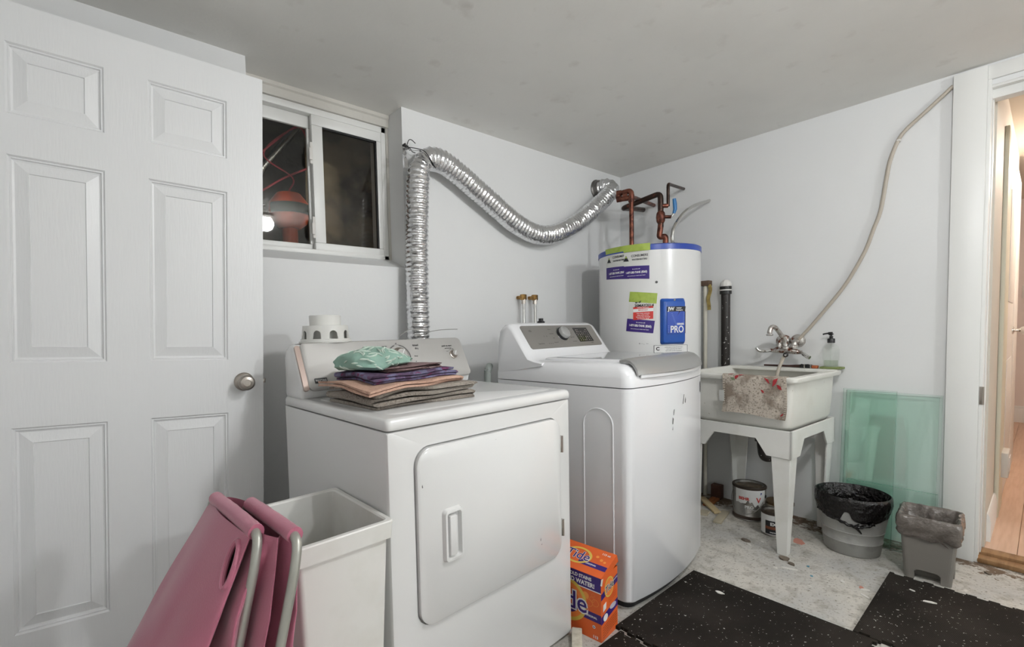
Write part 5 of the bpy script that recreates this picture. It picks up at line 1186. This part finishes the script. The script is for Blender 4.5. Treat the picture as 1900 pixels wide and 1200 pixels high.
MV = mat('mauve_cloth', (.25, .16, .16), .8, bump=(200, .3))
GN = mat('mint_cloth', (.25, .40, .33), .75, bump=(60, .15), var=[(5, (.30, .46, .38), .4, .7)])
folded('folded_towel', 'thick grey-brown towel at the bottom of the folded pile',   .035, .405, -.545, -.27, TZ, 4, .0085, .0040, GT, .02, 1)
folded('folded_towel', 'peach towel in the folded pile, one corner hanging at the front', .012, .375, -.530, -.25, TZ+.047, 2, .0070, .0025, PT, .07, 2)
folded('folded_towel', 'purple and blue patterned towel in the folded pile', .070, .375, -.49, -.25, TZ+.0645, 3, .0065, .0025, VT, -.02, 3)
folded('folded_cloth', 'mauve frilled cloth lying under the mint green bundle', .15, .345, -.46, -.24, TZ+.0905, 3, .003, .0018, MV, -.10, 4, cat='cloth')
rb = MB(); rb.grid(lambda u, v: (DR @ Vector((.285+.035*u+.012*v, -.467-.014*v, TZ+.1005-.030*v+.004*sin(v*3)))).to_tuple(), 5, 8)
tag(rb.build('ribbon', mat('satin_mauve', (.38, .28, .28), .35, sheen=.4), solid=.0012, smooth=60), 'mauve satin ribbon tail hanging over the patterned towel', 'ribbon', 'folded laundry on the dryer')
def mint():
    b = MB(); cx, cy, cz = .155, -.335, TZ+.0935; n = 72; rings = []
    prof = [(0.0, 0.0), (.60, .0), (.92, .004), (1.0, .012), (.95, .020), (.99, .030), (.93, .042), (.76, .052), (.5, .059), (.25, .062), (.0, .063)]
    for r, z in prof:
        ring = []
        for j in range(n):
            a = 2*pi*j/n; ca, sa = cos(a), sin(a); ex = .150 if ca > 0 else .115
            fold = .10*noise.noise(Vector((ca*2.2, sa*2.2, z*55)))+.05*noise.noise(Vector((ca*6, sa*6, z*90)))
            k = r*(1+fold); tap = 1-.45*max(0, ca)*1
            zz = z*(1-.60*max(0, ca*r))+.006*noise.noise(Vector((ca*r*4, sa*r*4, 7)))*(z > .02)
            px_, py_ = cx+ex*ca*k, cy+.105*sa*k*tap**.4
            under = .0055*(noise.noise(Vector((px_*8, py_*8, .3)))+.5*sin(px_*21+py_*13)+.6)+.0115*min(1, max(0, (px_-.135)/.03))
            ring.append((px_, py_, cz+max(0, zz)+under))
        rings.append(ring)
    b.loft(rings[1:], caps=False); b.add(rings[1], [tuple(range(n))]); b.add(rings[-1], [tuple(range(n))])
    ob = b.build('folded_sheet', GN, smooth=80, weld=True); ob.matrix_world = DR
    tag(ob, 'mint green sheet with pale leaf print bundled on top of the pile', 'sheet', 'folded laundry on the dryer')
    # printed leaves following the surface
    lf = mat('mint_print', (.55, .66, .58), .8); bmz = bmesh.new(); bmz.from_mesh(ob.data)
    from mathutils.bvhtree import BVHTree
    tr = BVHTree.FromBMesh(bmz); rnd = random.Random(11)
    def sprig(x, y, a, l, bend):
        pts = []
        for i in range(11):
            s = i/10; aa = a+bend*s; px, py = x+cos(aa)*l*s, y+sin(aa)*l*s
            h = tr.ray_cast(Vector((px, py, cz+.2)), Vector((0, 0, -1)))
            if h[0] is None: return
            pts.append(h[0]+h[1]*.0008)
        q = MB(); q.tube(pts, [.0012+.0022*sin(pi*i/10) for i in range(11)], 5); q.build('printed_leaf', lf, ob)
    for i in range(46): sprig(cx+rnd.uniform(-.10, .10), cy+rnd.uniform(-.085, .06), rnd.uniform(0, 6.28), rnd.uniform(.018, .05), rnd.uniform(-1.4, 1.4))
    def side(a, z, l, s2):
        pts = []
        for i in range(9):
            s = i/8; aa = a+l*s; zz = z+s2*s
            h = tr.ray_cast(Vector((cx+.3*cos(aa), cy+.3*sin(aa), zz)), Vector((-cos(aa), -sin(aa), 0)))
            if h[0] is None: return
            pts.append(h[0]+h[1]*.0008)
        q = MB(); q.tube(pts, [.001+.0018*sin(pi*i/8) for i in range(9)], 5); q.build('printed_leaf', lf, ob)
    for i in range(22): side(rnd.uniform(pi, 1.75*pi), cz+rnd.uniform(.018, .045), rnd.uniform(.08, .25), rnd.uniform(-.012, .014))
    bmz.free()
mint()
